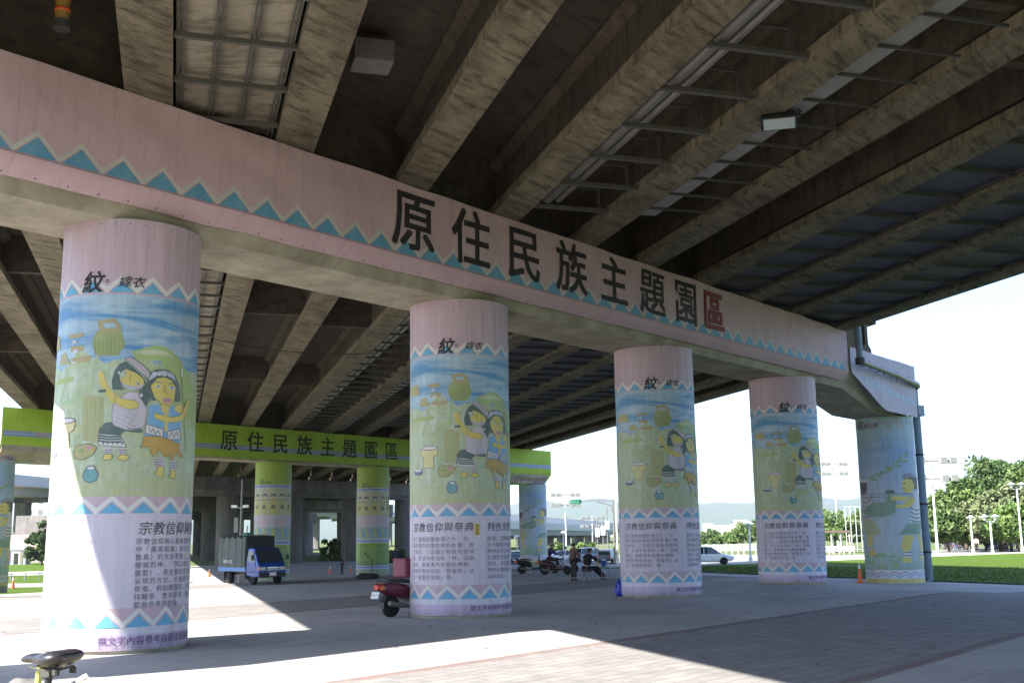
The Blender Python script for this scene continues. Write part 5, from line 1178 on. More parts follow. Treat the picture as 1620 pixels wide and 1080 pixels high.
# ================================================================== SCOOTERS
def scooter(label, p, rz, colr, group=None, plate=True, pm='scooter_paint'):
    r = empty('scooter', p, rz); tag(r, label, 'scooter', group); pt = paint(pm, colr, .22, .6)
    for y in (-.62, .62):
        mb = MB(); mb.lathe([(.15, -.05), (.19, -.062), (.232, -.045), (.238, 0), (.232, .045), (.19, .062), (.15, .05)], 24, (0, y, .238), 'X'); w_ = mb.build('wheel', M['rubber'], r, smooth=True)
        mb = MB(); mb.lathe([(0, -.05), (.05, -.05), (.06, -.02), (.155, -.045), (.155, .045), (.06, .02), (.05, .05), (0, .05)], 18, (0, y, .238), 'X'); mb.build('rim', M['galv'], w_, smooth=True)
    def ring(y, z0, z1, w0, w1): return [Vector((a*w0, y, z0)) if k < 2 else Vector((a*w1, y, z1)) for k, a in enumerate((-1, 1))] + [Vector((w1*1.05, y, z0+(z1-z0)*.55)), Vector((w1*.7, y, z1)), Vector((-w1*.7, y, z1)), Vector((-w1*1.05, y, z0+(z1-z0)*.55))]
    def sec(y, z0, z1, w0, w1): return [Vector((-w0, y, z0)), Vector((w0, y, z0)), Vector((w1, y, z0+(z1-z0)*.6)), Vector((w1*.75, y, z1)), Vector((-w1*.75, y, z1)), Vector((-w1, y, z0+(z1-z0)*.6))]
    mb = MB(); mb.loft([sec(*a) for a in ((-1.0, .60, .70, .05, .07), (-.9, .52, .76, .10, .13), (-.6, .44, .77, .13, .17), (-.2, .36, .74, .14, .17), (-.02, .28, .62, .13, .15))]); mb.build('tail_body', pt, r, smooth=True, sub=1)
    mb = MB(); mb.loft([sec(*a) for a in ((-.05, .24, .34, .13, .16), (.3, .24, .33, .13, .16), (.42, .26, .40, .12, .15))]); mb.build('footboard', M['black'], r, smooth=True)
    mb = MB(); mb.loft([[Vector((x*w_, y+dy, z)) for x, dy in ((-1, -.05), (-.5, .03), (0, .06), (.5, .03), (1, -.05), (.5, -.05), (-.5, -.05))] for y, z, w_ in ((.50, .30, .15), (.47, .55, .21), (.42, .80, .19), (.38, .95, .12))]); mb.build('front_shield', pt, r, smooth=True)
    mb = MB(); mb.loft([sec(*a) for a in ((-.78, .765, .83, .10, .12), (-.5, .765, .86, .13, .15), (-.15, .74, .83, .12, .14), (-.02, .70, .77, .08, .09))]); mb.build('seat', M['leather'], r, smooth=True, sub=1)
    mb = MB(); mb.tube([(0, .62, .24), (0, .45, .7), (0, .37, 1.0)], .035, 8); mb.build('steering_stem', M['darksteel'], r, smooth=True)
    mb = MB(); mb.tube([(-.33, .26, 1.03), (-.14, .36, 1.02), (0, .38, 1.0), (.14, .36, 1.02), (.33, .26, 1.03)], .018, 8); mb.tube([(-.34, .25, 1.03), (-.22, .32, 1.025)], .024, 8); mb.tube([(.34, .25, 1.03), (.22, .32, 1.025)], .024, 8); mb.build('handlebar', M['black'], r, smooth=True)
    mb = MB(); mb.loft([[Vector((x*w_, y, 1.0+z*h_)) for x, z in ((-1, -.4), (1, -.4), (.9, .5), (-.9, .5))] for y, w_, h_ in ((.34, .12, .1), (.44, .14, .14), (.5, .1, .1))]); mb.build('headlight', M['lens'], r, smooth=True)
    for x in (-1, 1):
        mb = MB(); mb.tube([(x*.2, .33, 1.03), (x*.3, .32, 1.22)], .007, 5); mb.box((x*.33, .31, 1.26), (.13, .02, .09)); mb.build('mirror', M['black'], r)
        mb = MB(); mb.loft([sec(y, .60, .68, .03, .035) for y in (-1.0, -.9)]); mb.v = [v+Vector((x*.1, 0, .02)) for v in mb.v]; mb.build('turn_signal', M['amber'], r)
    mb = MB(); mb.loft([sec(*a) for a in ((-1.06, .62, .72, .06, .08), (-.98, .60, .75, .10, .12), (-.92, .60, .74, .1, .12))]); mb.build('tail_light', M['red'], r, smooth=True)
    mb = MB(); mb.loft([[Vector((x, -.62-math.cos(a)*.27, .238+math.sin(a)*.27)) for x in (-.08, .08)] + [Vector((x, -.62-math.cos(a)*.28, .238+math.sin(a)*.28)) for x in (.08, -.08)] for a in [R_(d_) for d_ in (-8, 20, 50, 80, 110)]]); mb.build('fender', M['black'], r)
    mb = MB(); mb.loft([[Vector((x, .62-math.cos(a)*.265, .238+math.sin(a)*.265)) for x in (-.08, .08)] + [Vector((x, .62-math.cos(a)*.28, .238+math.sin(a)*.28)) for x in (.08, -.08)] for a in [R_(d_) for d_ in (20, 60, 100, 150)]]); mb.build('fender', pt, r)
    mb = MB(); mb.tube([(.13, .0, .22), (.14, -.2, .22), (.15, -.45, .26), (.16, -.8, .32)], [.025, .03, .06, .055], 10); mb.build('exhaust', M['galv'], r, smooth=True)
    mb = MB(); mb.tube([(-.1, .12, .26), (-.2, .1, .0)], .014, 6); mb.tube([(.1, .05, .26), (.16, .02, .0)], .014, 6); mb.build('stand', M['darksteel'], r)
    if plate:
        Rm = Matrix.Rotation(R_(-20), 3, 'X'); c = Vector((0, -1.08, .50)); mb = MB(); mb.box(c, (.26, .012, .15), 0, 0, None, Rm); pl = mb.build('licence_plate', M['white'], r, bevel=.004)
        v, f = text2d('MPK-257', .068, 0, 1); mb = MB(); w_ = max(a for a, b in v); mb.add([c + Rm @ Vector((a-w_/2, -.008, b-.025)) for a, b in v], f); mb.build('plate_number', M['black'], pl)
    mb = MB(); mb.tube([(-.12, -.7, .78), (-.13, -.95, .8), (0, -1.02, .81), (.13, -.95, .8), (.12, -.7, .78)], .014, 6); mb.build('grab_rail', M['darksteel'], r, smooth=True)
    return r
p = gp(623, 976); az_h = 43
f_dir = Vector((math.sin(R_(az_h)), math.cos(R_(az_h)), 0)); p = p + f_dir*.62 + Vector((.0, .1, 0)); p.z = zg(p.x, p.y)
sc = scooter('maroon scooter half hidden behind the second pink column', p, face_to(az_h), (.13, .012, .035), pm='maroon_paint')
sc.scale = (1.2,)*3
mb = MB(); mb.box((0, 0, .26), (.52, .46, .52)); b = mb.build('storage_box', paint('maroon_box', (.20, .035, .07), .5, .4), None, bevel=.05); b.location = p - f_dir*.22 + Vector((0, 0, 1.03)); b.rotation_euler = (0, 0, face_to(az_h)); tag(b, 'maroon storage box strapped on the seat of the maroon scooter', 'box')
mb = MB(); mb.box((0, 0, .5), (.535, .475, .05)); mb.build('lid', paint('maroon_lid', (.15, .025, .05), .5, .4), b, bevel=.02)
p = gp(843, 907); scooter('black scooter parked at the foot of the outer blue column', p, face_to(80), (.015, .02, .02), 'scooters by the outer blue column', False, 'black_gloss')
p = gp(880, 909); r2 = scooter('dark scooter with a rider in a purple jacket', p, face_to(97), (.05, .02, .022), 'scooters by the outer blue column', False, 'dark_gloss')
rider = dict(SIT); off_ = Vector((0, -.38, .40))
J = {k: Vector(v)+off_ for k, v in pose(**{**SIT, 'wrL': (-.26, .52, .68), 'wrR': (.26, .52, .68), 'elL': (-.29, .3, .76), 'elR': (.29, .3, .76), 'anL': (-.16, .5, .06), 'anR': (.16, .5, .06), 'knL': (-.17, .42, .42), 'knR': (.17, .42, .42)}).items()}
p2_ = gp(874, 909); person('rider in a purple jacket and a brimmed hat sitting on the dark scooter', p, face_to(97), J, m_('purple_jacket', (.06, .025, .16)), m_('dark_trousers', (.025, .022, .03)), hat=paint('straw_hat', (.30, .22, .17), .8))
p = gp(893, 906); scooter('scooter with a pale leg shield tucked behind the rider', p, face_to(70), (.30, .32, .34), 'scooters by the outer blue column', False, 'grey_gloss')

# ================================================================== CARS AND THE TRUCK
def wheel(r, x, y, rad, wd, side):
    mb = MB(); mb.lathe([(rad*.62, -wd/2), (rad*.93, -wd/2), (rad, -wd*.3), (rad, wd*.3), (rad*.93, wd/2), (rad*.62, wd/2)], 24, (x, y, rad), 'X'); w_ = mb.build('wheel', M['rubber'], r, smooth=True)
    mb = MB(); mb.lathe([(0, -wd*.42), (rad*.2, -wd*.45), (rad*.55, -wd*.35), (rad*.64, -wd*.46), (rad*.64, wd*.46), (rad*.55, wd*.35), (rad*.2, wd*.45), (0, wd*.42)], 20, (x, y, rad), 'X'); mb.build('rim', M['galv'], w_, smooth=True)
CARP = {'sedan': dict(body=[(-2.2, .45, .78, .70), (-2.15, .32, .92, .80), (-1.4, .22, .96, .86), (-.2, .2, .94, .87), (.9, .2, .93, .87), (1.4, .22, .88, .85), (2.05, .3, .74, .78), (2.2, .4, .62, .66)], cab=[(-1.75, .95, .97, .70, .66), (-1.05, .93, 1.40, .76, .60), (-.2, .93, 1.46, .78, .62), (.45, .92, 1.40, .77, .60), (1.2, .90, .93, .74, .68)], H=1.46),
        'suv': dict(body=[(-2.2, .5, 1.0, .78), (-2.15, .38, 1.08, .86), (-1.4, .3, 1.1, .90), (-.2, .28, 1.08, .91), (.9, .28, 1.06, .91), (1.4, .3, 1.02, .89), (2.05, .36, .92, .82), (2.2, .46, .8, .72)], cab=[(-2.1, 1.05, 1.1, .80, .74), (-1.85, 1.06, 1.66, .82, .66), (-.2, 1.06, 1.75, .84, .68), (.5, 1.04, 1.66, .82, .66), (1.3, 1.0, 1.03, .78, .72)], H=1.75)}
def car(label, p, rz, colr, kind, name, group=None):
    P_ = CARP[kind]; r = empty('parked_car', p, rz); tag(r, label, 'car', group); pt = paint(name, colr, .2, .6)
    def bs(y, z0, z1, w_): h_ = z1-z0; return [Vector((x*w_, y, z0+h_*z)) for x, z in ((-.9, 0), (.9, 0), (1, .25), (1, .6), (.94, .92), (.85, 1), (-.85, 1), (-.94, .92), (-1, .6), (-1, .25))]
    mb = MB(); mb.loft([bs(*a) for a in P_['body']]); mb.build('body', pt, r, smooth=True, sub=1)
    c = P_['cab']; mb = MB(); mb.loft([[Vector((-w0, y, z0-.05)), Vector((w0, y, z0-.05)), Vector((w1, y, z1)), Vector((-w1, y, z1))] for y, z0, z1, w0, w1 in c]); mb.build('window_glass', M['glass'], r, smooth=True)
    mb = MB(); mb.loft([[Vector((-w1-.012, y, z1-.05)), Vector((w1+.012, y, z1-.05)), Vector((w1*.85, y, z1+.03)), Vector((-w1*.85, y, z1+.03))] for y, z0, z1, w0, w1 in c[1:4]]); mb.build('roof', pt, r, smooth=True)
    for s_ in (-1, 1):
        mb = MB()
        for a, b in ((0, 1), (4, 3)): 
            A, B = c[a], c[b]; mb = MB(); mb.tube([(s_*A[3], A[0], A[1]-.02), (s_*(B[4]+.01), B[0], B[2]-.01)], .045, 6); mb.build('pillar', pt, r, smooth=True)
        A = c[2]; mb = MB(); mb.tube([(s_*(A[3]+.005), A[0], A[1]-.02), (s_*(A[4]+.015), A[0], A[2]-.02)], .04, 6); mb.build('pillar', pt, r, smooth=True)
        mb = MB(); mb.box((s_*(P_['body'][4][3]+.07), .95, P_['body'][4][2]+.06), (.16, .1, .12)); mb.build('mirror', pt, r, bevel=.02)
        mb = MB(); mb.box((s_*.58, 2.14, P_['body'][-1][2]-.02), (.32, .14, .14)); mb.build('headlight', M['lens'], r, bevel=.03)
        mb = MB(); mb.box((s_*.62, -2.15, P_['body'][0][2]-.06), (.26, .14, .18)); mb.build('tail_light', M['red'], r, bevel=.03)
        for y in (-1.35, 1.38): wheel(r, s_*(P_['body'][3][3]-.1), y, .32 if kind == 'sedan' else .35, .21, s_)
    for y, b in ((2.2, -1), (-2.2, 0)):
        mb = MB(); mb.box((0, y, .5), (.46, .04, .13)); mb.build('licence_plate', M['white'], r)
    return r
ROAD = 'cars along the road behind the plaza'
car('white sedan seen from the side beyond the lawn', gp(1118, 893), face_to(98), (.72, .72, .72), 'sedan', 'car_white', ROAD)
car('dark blue estate car just behind the white sedan', gp(1122, 888), face_to(100), (.05, .07, .12), 'suv', 'car_navy', ROAD)
car('black car facing the camera left of the outer blue column', gp(818, 891), face_to(188), (.02, .022, .026), 'sedan', 'car_black', ROAD)
car('dark estate car with red tail lights right of the seated person', gp(963, 891), face_to(20), (.10, .11, .14), 'suv', 'car_grey', ROAD)
car('silver blue van behind the seated person', gp(936, 888), face_to(60), (.32, .36, .44), 'suv', 'car_silver', ROAD)
car('white car behind the rider in purple', gp(896, 889), face_to(86), (.7, .7, .7), 'sedan', 'car_white', ROAD)
p = gp(246, 922); car('dark red car poking out from behind the nearest column', p, face_to(86), (.26, .03, .04), 'sedan', 'car_red')

def truck(p, rz):
    r = empty('truck', p, rz); tag(r, 'small blue truck with a grey tarpaulin over its load', 'truck'); bl = paint('truck_blue', (.010, .045, .25), .25, .6); W_ = .74
    def cs(y, z0, z1, w_, tw): return [Vector((-w_, y, z0)), Vector((w_, y, z0)), Vector((w_, y, z0+(z1-z0)*.5)), Vector((tw, y, z1)), Vector((-tw, y, z1)), Vector((-w_, y, z0+(z1-z0)*.5))]
    mb = MB(); mb.loft([cs(*a) for a in ((.92, .42, 1.70, W_, .66), (1.05, .40, 1.74, W_, .68), (1.55, .36, 1.72, W_, .66), (1.86, .34, 1.35, W_, .69), (2.08, .36, 1.0, .73, .70), (2.2, .40, .88, .70, .64))]); mb.build('cab', bl, r, smooth=True, bevel=.04)
    A, B = Vector((0, 1.60, 1.655)), Vector((0, 2.06, 1.04)); nrm = Vector((0, .8, .6)); mb = MB()
    mb.add([A+Vector((-.58, 0, 0))+nrm*.03, A+Vector((.58, 0, 0))+nrm*.03, B+Vector((.64, 0, 0))+nrm*.03, B+Vector((-.64, 0, 0))+nrm*.03, A+Vector((-.58, 0, 0))-nrm*.02, A+Vector((.58, 0, 0))-nrm*.02, B+Vector((.64, 0, 0))-nrm*.02, B+Vector((-.64, 0, 0))-nrm*.02], [(0, 1, 2, 3), (7, 6, 5, 4), (0, 4, 5, 1), (1, 5, 6, 2), (2, 6, 7, 3), (3, 7, 4, 0)]); mb.build('windscreen', M['glass'], r)
    for s_ in (-1, 1):
        mb = MB(); q = [(s_*(W_+.004), 1.0, 1.12), (s_*(W_+.004), 1.82, 1.08), (s_*(W_-.03), 1.56, 1.56), (s_*(W_-.03), 1.05, 1.58)]; mb.add(q+[(a-s_*.03, b, c) for a, b, c in q], [(0, 1, 2, 3), (7, 6, 5, 4), (0, 4, 5, 1), (1, 5, 6, 2), (2, 6, 7, 3), (3, 7, 4, 0)]); mb.build('side_window', M['glass'], r)
        mb = MB(); mb.box((s_*(W_+.002), 1.42, .78), (.012, .9, .5)); d_ = mb.build('door', bl, r, bevel=.005); mb = MB(); mb.box((s_*(W_+.02), 1.1, .94), (.03, .12, .03)); mb.build('handle', M['black'], d_)
        mb = MB(); mb.tube([(s_*.72, 1.85, 1.18), (s_*.9, 1.95, 1.25)], .015, 5); mb.box((s_*.93, 1.95, 1.28), (.1, .06, .24)); mb.build('mirror', M['black'], r)
        mb = MB(); mb.box((s_*.5, 2.19, .76), (.30, .07, .15)); mb.build('headlight', M['lens'], r, bevel=.02); mb = MB(); mb.box((s_*.68, 2.17, .76), (.07, .08, .12)); mb.build('turn_signal', M['amber'], r)
        wheel(r, s_*.62, 1.5, .29, .18, s_); wheel(r, s_*.60, -1.15, .29, .26, s_)
    mb = MB(); mb.box((0, 2.2, .46), (1.42, .1, .2)); mb.build('bumper', M['black'], r, bevel=.03)
    mb = MB(); mb.box((0, 2.215, .80), (.55, .05, .07)); mb.box((0, 2.225, .70), (.66, .03, .03)); mb.build('grille', M['chrome'], r)
    mb = MB(); mb.box((0, 2.26, .50), (.34, .02, .17)); mb.build('licence_plate', M['white'], r)
    mb = MB(); mb.box((0, -.6, .50), (.7, 3.6, .14)); mb.box((.5, .35, .40), (.3, .5, .25)); mb.box((-.5, .35, .40), (.3, .5, .25)); mb.build('chassis', M['darksteel'], r)
    mb = MB(); mb.box((0, -.68, .70), (1.54, 3.1, .20)); mb.build('side_rail', paint('rail_blue', (.05, .15, .38), .35, .5), r, bevel=.01)
    mb = MB(); n = 22; rings = []
    for j in range(n+1):
        y = -2.2+3.0*j/n; sag = .06*math.sin(j*1.3)+.05*math.sin(j*2.9); w_ = .77+.012*math.sin(j*2.1)
        rings.append([Vector((-w_, y, .79)), Vector((-w_-.02*math.sin(j*1.7), y, 1.5)), Vector((-w_+.03, y, 2.22+sag)), Vector((-.4, y, 2.3+sag*.6)), Vector((.4, y, 2.3+sag*.6)), Vector((w_-.03, y, 2.22+sag)), Vector((w_+.02*math.sin(j*1.7+1), y, 1.5)), Vector((w_, y, .79))])
    mb.loft(rings); g = NG('tarpaulin', .8, .2); f = g.noise(g.co(), 3, 5); g.col(g.mix(f, (.07, .085, .08), (.12, .138, .13))).bump(g.noise(g.co('Object', (1, 2, 1)), 2.5, 4, .6, 1), .6, .06); tp = mb.build('tarpaulin', g.m, r, smooth=True)
    v, f = text2d('有限公司', .2, 0, 1, 0, 1.6); mb = MB(); mb.add([(.79+.012, -1.55+a, 1.0+b) for a, b in v], f); mb.build('tarpaulin_lettering', M['white'], tp)
    for y in (-1.8, -1.0, -.2, .5):
        mb = MB(); mb.tube([(.79, y, .8), (.815, y+.02, 1.5), (.765, y, 2.24)], .009, 5); mb.build('rope', M['black'], tp)
    for x in (-.25, .2): mb = MB(); mb.tube([(x, 2.1, 1.05), (x+.3, 1.92, 1.32)], .008, 5); mb.build('wiper', M['black'], r)
    for s_ in (-1, 1): mb = MB(); mb.box((s_*.6, -1.55, .36), (.3, .02, .42)); mb.build('mud_flap', M['black'], r)
    mb = MB(); mb.tube([(W_+.008, 1.0, .60), (W_+.008, 1.85, .60)], .012, 5); mb.build('trim_strip', M['black'], r)
    mb = MB(); mb.box((0, .86, 1.55), (1.5, .06, 1.52)); mb.build('bulkhead', paint('black_tarp', (.02, .02, .022), .8), r, bevel=.01)
    return r
p = at(398, 919, 57); p.z = zg(p.x, p.y); truck(p, face_to(141))

# ================================================================== SMALL THINGS ON THE GROUND
def cone(px, py, label, group, hh=.7, white=False):
    p = gp(px, py); r = empty('traffic_cone', p, random.uniform(0, 1)); tag(r, label, 'traffic cone', group)
    om = M['orange']
    mb = MB(); mb.box((0, 0, .02), (.36, .36, .04)); mb.build('base', om if not white else M['darksteel'], r, bevel=.01)
    mb = MB(); mb.lathe([(.13, .04), (.028, hh), (.018, hh), (0, hh-.005)], 20); mb.build('cone', om, r, smooth=True)
    mb = MB(); a, b = (.72, .95); rr_ = lambda t: .13+(.028-.13)*t; mb.lathe([(rr_(a)+.004, .04+(hh-.04)*a), (rr_(b)+.004, .04+(hh-.04)*b), (rr_(b)+.001, .04+(hh-.04)*b)], 20); mb.build('band', M['white'], r, smooth=True)
CG = 'orange traffic cones'
cone(1361, 922, 'large orange cone at the foot of the hunter column', CG, .95); cone(331, 912, 'orange cone left of the blue truck', CG); cone(522, 907, 'orange cone in the shade between the green columns', CG); cone(555, 906, 'orange cone next to the left side of the second green column', CG)
cone(20, 931, 'faded orange cone on the slip road at the left edge', CG, .8, True)
p = gp(588, 914); r = empty('microphone_stand', p); tag(r, 'black microphone stand in front of the second green column', 'microphone stand'); m = math.hypot(*p.xy)/1740
mb = MB(); mb.tube([(0, 0, 0), (0, 0, 26*m)], .02, 6); mb.build('pole', M['black'], r)
mb = MB(); mb.tube([(.12, 0, 24*m), (0, 0, 28*m), (-.32, 0, 36*m)], .018, 6); mb.tube([(-.32, 0, 36*m), (-.38, 0, 38.5*m)], .035, 8); mb.build('boom_arm', M['black'], r)
for k in range(3): mb = MB(); a = k*2.1; mb.tube([(0, 0, .2), (.3*math.cos(a), .3*math.sin(a), .01)], .015, 6); mb.build('foot', M['black'], r)
def lump(name, p, size, mat, seed, label, cat):
    bm = bmesh.new(); bmesh.ops.create_icosphere(bm, subdivisions=4, radius=1)
    for v in bm.verts:
        k = 1+.22*mnoise.noise(v.co*1.6+Vector((seed, 0, 0)))+.10*mnoise.noise(v.co*4+Vector((seed, 3, 0))); v.co = Vector((v.co.x*size[0]*k, v.co.y*size[1]*k, max(-.55, v.co.z*k)*size[2]+.55*size[2]))
    me = bpy.data.meshes.new(name); bm.to_mesh(me); bm.free(); me.materials.append(mat); me.polygons.foreach_set('use_smooth', [True]*len(me.polygons))
    o = bpy.data.objects.new(name, me); COL.objects.link(o); o.location = p; tag(o, label, cat); return o
p = gp(581, 915); lump('equipment_bag', p, (.62, .3, .2), M['black'], 2, 'flat black bag lying before the second green column', 'bag')
p = gp(982, 943); lump('plastic_bag', p+Vector((.05, .2, 0)), (.22, .2, .36), paint('blue_bag', (.015, .03, .34), .35, .5), 5, 'crumpled blue plastic bag leaning on the third pink column', 'bag')
# yellow notice stuck on the second pink column
fm = cylmap(RAD, TH0); C2 = PU(SPC, 0); xs_ = on2([(614, 1285)])[0][0]
it = [(4, [(xs_-.09, 2.06), (xs_+.09, 2.06), (xs_+.09, 2.50), (xs_-.09, 2.50)], (.62, .6, .55)), (5, [(xs_-.075, 2.14), (xs_+.075, 2.14), (xs_+.075, 2.44), (xs_-.075, 2.44)], (.66, .47, .03))]
for k, ch in enumerate('出租看'): it.append(txt(ch, .085, xs_-.045, 2.36-k*.095, (.16, .10, .02), 6, .02, 1))
o = art('paper_notice', it, fm, .05, None, M['ink']); o.location = (C2.x, C2.y, 0); tag(o, 'small yellow paper notice stuck on the second pink column', 'notice')

# bicycle at the bottom left corner, on the terrace
q = at(78, 1024, 4.95); r = empty('bicycle', (q.x, q.y, TZ), face_to(-68)); tag(r, 'bicycle with a black padded saddle at the bottom left corner', 'bicycle'); SH = q.z-TZ
fr = paint('bike_green', (.30, .34, .05), .35, .5); S0 = Vector((0, 0, SH))
top = []
for t in range(13):
    u = t/12; y = -.13+.27*u; wd = [.055, .085, .095, .096, .092, .082, .066, .050, .038, .031, .027, .023, .012][t]; zt_ = [-.012, .0, .004, .004, 0, -.006, -.012, -.016, -.018, -.02, -.024, -.03, -.04][t]; dp = [.03, .06, .075, .08, .078, .07, .06, .052, .046, .042, .038, .032, .018][t]
    ring = []
    for k in range(14):
        a = 2*math.pi*k/14; x = math.cos(a)*wd; z = math.sin(a); zz = zt_ - dp*.5 + z*dp*.5 - (.016*max(0, 1-abs(x)/(wd*.45)) if z > 0 and t < 9 else 0); ring.append(S0+Vector((x, y, zz)))
    top.append(ring)
mb = MB(); mb.loft(top); mb.build('saddle', M['leather'], r, smooth=True, sub=1)
mb = MB()
for s_ in (-1, 1): mb.tube([S0+Vector((s_*.03, -.1, -.07)), S0+Vector((s_*.022, -.02, -.092)), S0+Vector((s_*.02, .08, -.075))], .005, 6)
for s_ in (-1, 1):
    cc = [S0+Vector((s_*.045+.012*math.cos(a), -.085+.012*math.sin(a), -.075-.006*a/6.28)) for a in [k*.7 for k in range(36)]]; mb.tube(cc, .0028, 4)
mb.box(S0+Vector((0, -.01, -.095)), (.055, .045, .03)); mb.build('saddle_clamp', M['darksteel'], r)
mb = MB(); mb.tube([S0+Vector((0, -.01, -.1)), (0, -.01+.06, SH-.42)], .0145, 10); mb.build('seat_post', M['black'], r, smooth=True)
mb = MB(); mb.tube([(0, .05, SH-.30), (0, .10, .30)], .02, 10); mb.tube([(0, .06, SH-.36), (0, .52, .62), ], .018, 10); mb.tube([(0, .10, .30), (0, .54, .50)], .02, 10); mb.tube([(0, .52, .72), (0, .56, .42)], .022, 10)
for s_ in (-1, 1): mb.tube([(s_*.03, .05, SH-.36), (s_*.06, -.36, .3)], .008, 6); mb.tube([(s_*.03, .1, .3), (s_*.06, -.36, .3)], .009, 6); mb.tube([(s_*.04, .56, .42), (s_*.05, .64, .3)], .011, 6)
mb.build('frame', fr, r, smooth=True)
mb = MB(); mb.tube([S0+Vector((.012, .055, -.075)), S0+Vector((.012, .075, -.3))], .013, 8); mb.build('lock_tube', paint('lock_yellow', (.5, .5, .12), .4), r, smooth=True)
for y in (-.36, .64):
    mb = MB(); mb.lathe([(.262, -.02), (.29, -.023), (.30, 0), (.29, .023), (.262, .02), (.258, 0)], 40, (0, y, .3), 'X'); mb.f = mb.f[:-2]; mb.m = mb.m[:-2]; mb.c = mb.c[:-2]; mb.uv = mb.uv[:-2]
    for k in range(6): mb.lathe([(.262, -.02), (.258, 0), (.262, .02)], 40, (0, y, .3), 'X') if False else None
    w_ = mb.build('wheel', M['rubber'], r, smooth=True)
    mb = MB()
    for k in range(20): a = 2*math.pi*k/20; mb.tube([(.02*(-1)**k, y, .3), (0, y+.26*math.cos(a), .3+.26*math.sin(a))], .0015, 4)
    mb.lathe([(.015, -.04), (.02, 0), (.015, .04)], 10, (0, y, .3), 'X'); mb.build('spokes', M['chrome'], w_)
mb = MB(); mb.tube([(0, .52, .66), (0, .51, SH-.22)], .014, 8); mb.tube([(-.26, .44, SH-.2), (0, .51, SH-.22), (.26, .44, SH-.2)], .012, 8); mb.build('handlebar', M['darksteel'], r, smooth=True)
for s_ in (-1, 1): mb = MB(); mb.tube([(s_*.17, .463, SH-.205), (s_*.28, .435, SH-.2)], .017, 10); mb.build('grip', M['black'], r, smooth=True)
mb = MB(); mb.tube([(0, -.03, SH-.19), (0, -.155, SH-.125)], .011, 8); mb.build('carrier_arm', M['black'], r, smooth=True)
mb = MB(); mb.tube([(0, -.155, SH-.125), (0, -.19, SH-.108)], [.011, .013], 8); mb.lathe([(0, -.014), (.014, 0), (0, .014)], 10, (0, -.195, SH-.106)); mb.build('carrier_tip', M['white'], r, smooth=True)
mb = MB(); mb.tube([(0, .05, .5), (0, -.03, SH-.19)], .011, 8); mb.build('carrier_stay', M['black'], r, smooth=True)
mb = MB(); mb.lathe([(0, -.012), (.085, -.012), (.085, .012), (0, .012)], 24, (.06, .1, .3), 'X'); mb.tube([(.075, .1, .3), (.085, .22, .2)], .009, 6); mb.box((.12, .23, .19), (.09, .08, .022)); mb.build('crank', M['darksteel'], r)
bm_o = lump('saddle_cover', (0, 0, 0), (.06, .09, .05), paint('grey_fleece', (.13, .125, .12), .95), 9, None, None); bm_o.parent = r; bm_o.location = (.05, .17, SH-.205)

# blades at the lawn's near side, and dry leaves blown over the plaza
gr = random.Random(11); mb = MB()
for k in range(15000):
    t = gr.random()**.8; s_ = gr.random(); q = LA2.lerp(LB2, s_)+ (FA-LA2).lerp(FB-LB2, s_)*(t*.5); z = zg(q.x, q.y)+.045; a = gr.uniform(0, 6.28); hgt = gr.uniform(.05, .16); w_ = gr.uniform(.02, .05); cg = gr.random()
    mb.add([(q.x-w_*math.cos(a), q.y-w_*math.sin(a), z), (q.x+w_*math.cos(a), q.y+w_*math.sin(a), z), (q.x+gr.uniform(-.05, .05), q.y+gr.uniform(-.05, .05), z+hgt)], [(0, 1, 2)], 0, (.05+.09*cg, .10+.10*cg, .012+.012*cg))
o = mb.build('grass', M['leaf'], None, recalc=False); tag(o, 'tufts of short grass along the lawn', 'grass', None, 'stuff')
mb = MB()
for k in range(150):
    q = PU(gr.uniform(-6, 26), gr.uniform(-18, 15)); z = zg(q.x, q.y)+.012; a = gr.uniform(0, 6.28); l = gr.uniform(.03, .075); ca, sa = math.cos(a)*l, math.sin(a)*l
    mb.add([(q.x-ca, q.y-sa, z), (q.x+sa*.45, q.y-ca*.45, z+.015), (q.x+ca, q.y+sa, z+.004), (q.x-sa*.45, q.y+ca*.45, z+.01)], [(0, 1, 2, 3)], 0, gr.choice(((.16, .10, .05), (.22, .16, .08), (.10, .07, .04), (.42, .4, .36))))
o = mb.build('leaf_litter', M['leaf'], None, recalc=False); tag(o, 'dry leaves and scraps blown over the plaza', 'litter', None, 'stuff')
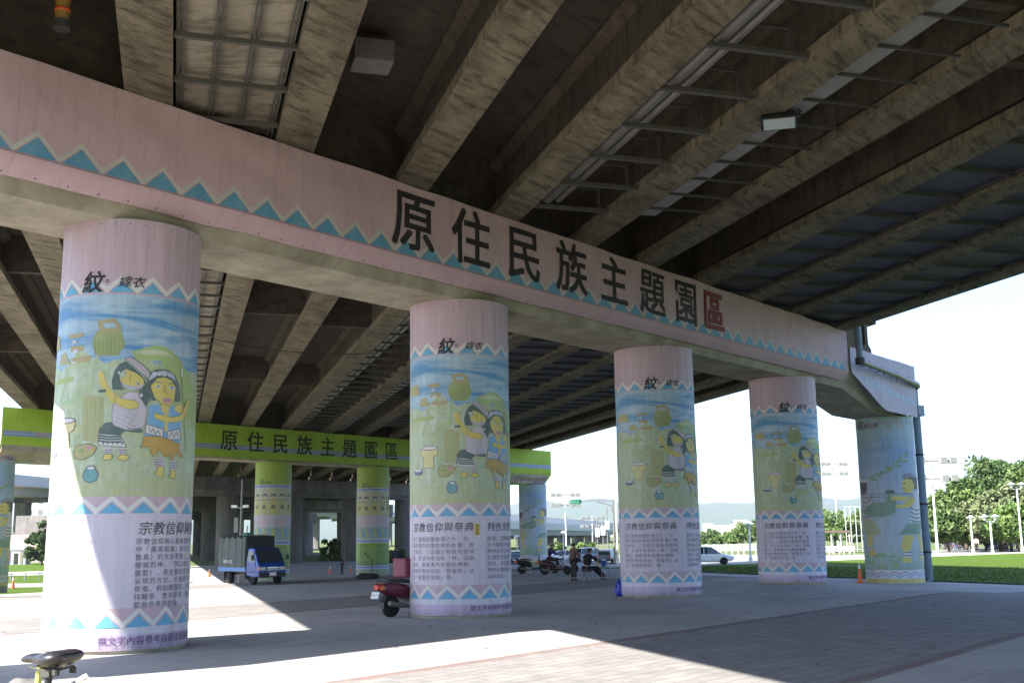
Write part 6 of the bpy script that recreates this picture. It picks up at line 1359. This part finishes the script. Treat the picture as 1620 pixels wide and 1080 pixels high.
# people under the park trees: too many and too small to count
mb_all = []
cr = random.Random(3)
def figure(mb, p, col, col2, sit):
    h_ = .85 if sit else 1.6; k = cr.uniform(.9, 1.08)
    q = Vector(p); 
    if sit: mb.tube([q+Vector((0, .35, .1)), q+Vector((0, .3, .42)), q+Vector((0, 0, .42))], [.08, .1, .13], 7, 0, col2)
    else:
        for s_ in (-.09, .09): mb.tube([q+Vector((s_, 0, 0)), q+Vector((s_, .02, .45)), q+Vector((s_*.8, 0, .85))], [.06, .075, .1], 7, 0, col2)
    b = q+Vector((0, 0, .40 if sit else .82)); mb.tube([b, b+Vector((0, 0, .25)), b+Vector((0, .02, .5)), b+Vector((0, .03, .58))], [.15, .17, .18, .07], 9, 0, col)
    for s_ in (-1, 1): mb.tube([b+Vector((s_*.18, 0, .48)), b+Vector((s_*.25, .06, .25)), b+Vector((s_*.16, .26, .14))], [.06, .05, .04], 7, 0, col)
    mb.lathe([(0, -.11), (.06, -.08), (.085, 0), (.08, .06), (0, .12)], 10, b+Vector((0, .04, .72)), 'Z', 0, (.30, .18, .13)); mb.lathe([(.09, .0), (.088, .06), (.05, .12), (0, .135)], 10, b+Vector((0, .025, .72)), 'Z', 0, (.02, .02, .02))
mb = MB(); cols = [(.05, .03, .10), (.16, .05, .06), (.06, .07, .17), (.3, .3, .3), (.04, .04, .05), (.12, .07, .11), (.08, .12, .15), (.03, .03, .05)]
for k in range(34):
    px = cr.uniform(1484, 1612); p = gp(px, cr.uniform(867.5, 871)); figure(mb, p, cr.choice(cols), cr.choice(((.03, .03, .05), (.08, .07, .07), (.1, .12, .2))), cr.random() < .75)
o = mb.build('crowd', M['attr'], None, smooth=True); tag(o, 'crowd of people sitting in the shade of the park trees', 'crowd', None, 'stuff')
for k, (px, lab, c2) in enumerate(((1592, 'person in a white top standing under the park trees', (.6, .6, .58)), (1546, 'person in pale clothes standing by the hatted park lamp', (.55, .5, .5)))):
    person(lab, gp(px, 873), 2.5, pose(), m_('park_top_%d' % k, c2), m_('dark_trousers', (.025, .022, .03)))
# a tall brown stump of a trunk behind the crowd
p = gp(1585, 871); mb = MB(); m = math.hypot(*p.xy)/1740; mb.tube([(0, 0, 0), (.1, 0, 12*m), (0, .1, 24*m)], [9*m*.5, 7*m*.5, 6*m*.5], 12); o = empty('tree', p); mb.build('trunk', paint('red_bark', (.17, .09, .065), .9), o, smooth=True); tag(o, 'thick reddish brown tree stump behind the crowd', 'tree')

# ================================================================== HAZE
mb = MB(); mb.box((0, 3300, 150), (12000, 8400, 1000 if False else 760)); o = mb.build('haze', bpy.data.materials.new('haze_air')); o['kind'] = 'stuff'
o.location = (0, 0, 0); hm = o.data.materials[0]; hm.use_nodes = True; ht = hm.node_tree; ht.nodes.clear(); ho = ht.nodes.new('ShaderNodeOutputMaterial'); hv = ht.nodes.new('ShaderNodeVolumePrincipled')
hv.inputs['Color'].default_value = (.86, .90, 1.0, 1); hv.inputs['Density'].default_value = .0001; hv.inputs['Anisotropy'].default_value = .2; ht.links.new(hv.outputs[0], ho.inputs['Volume'])
bpy.data.objects.remove(_to)
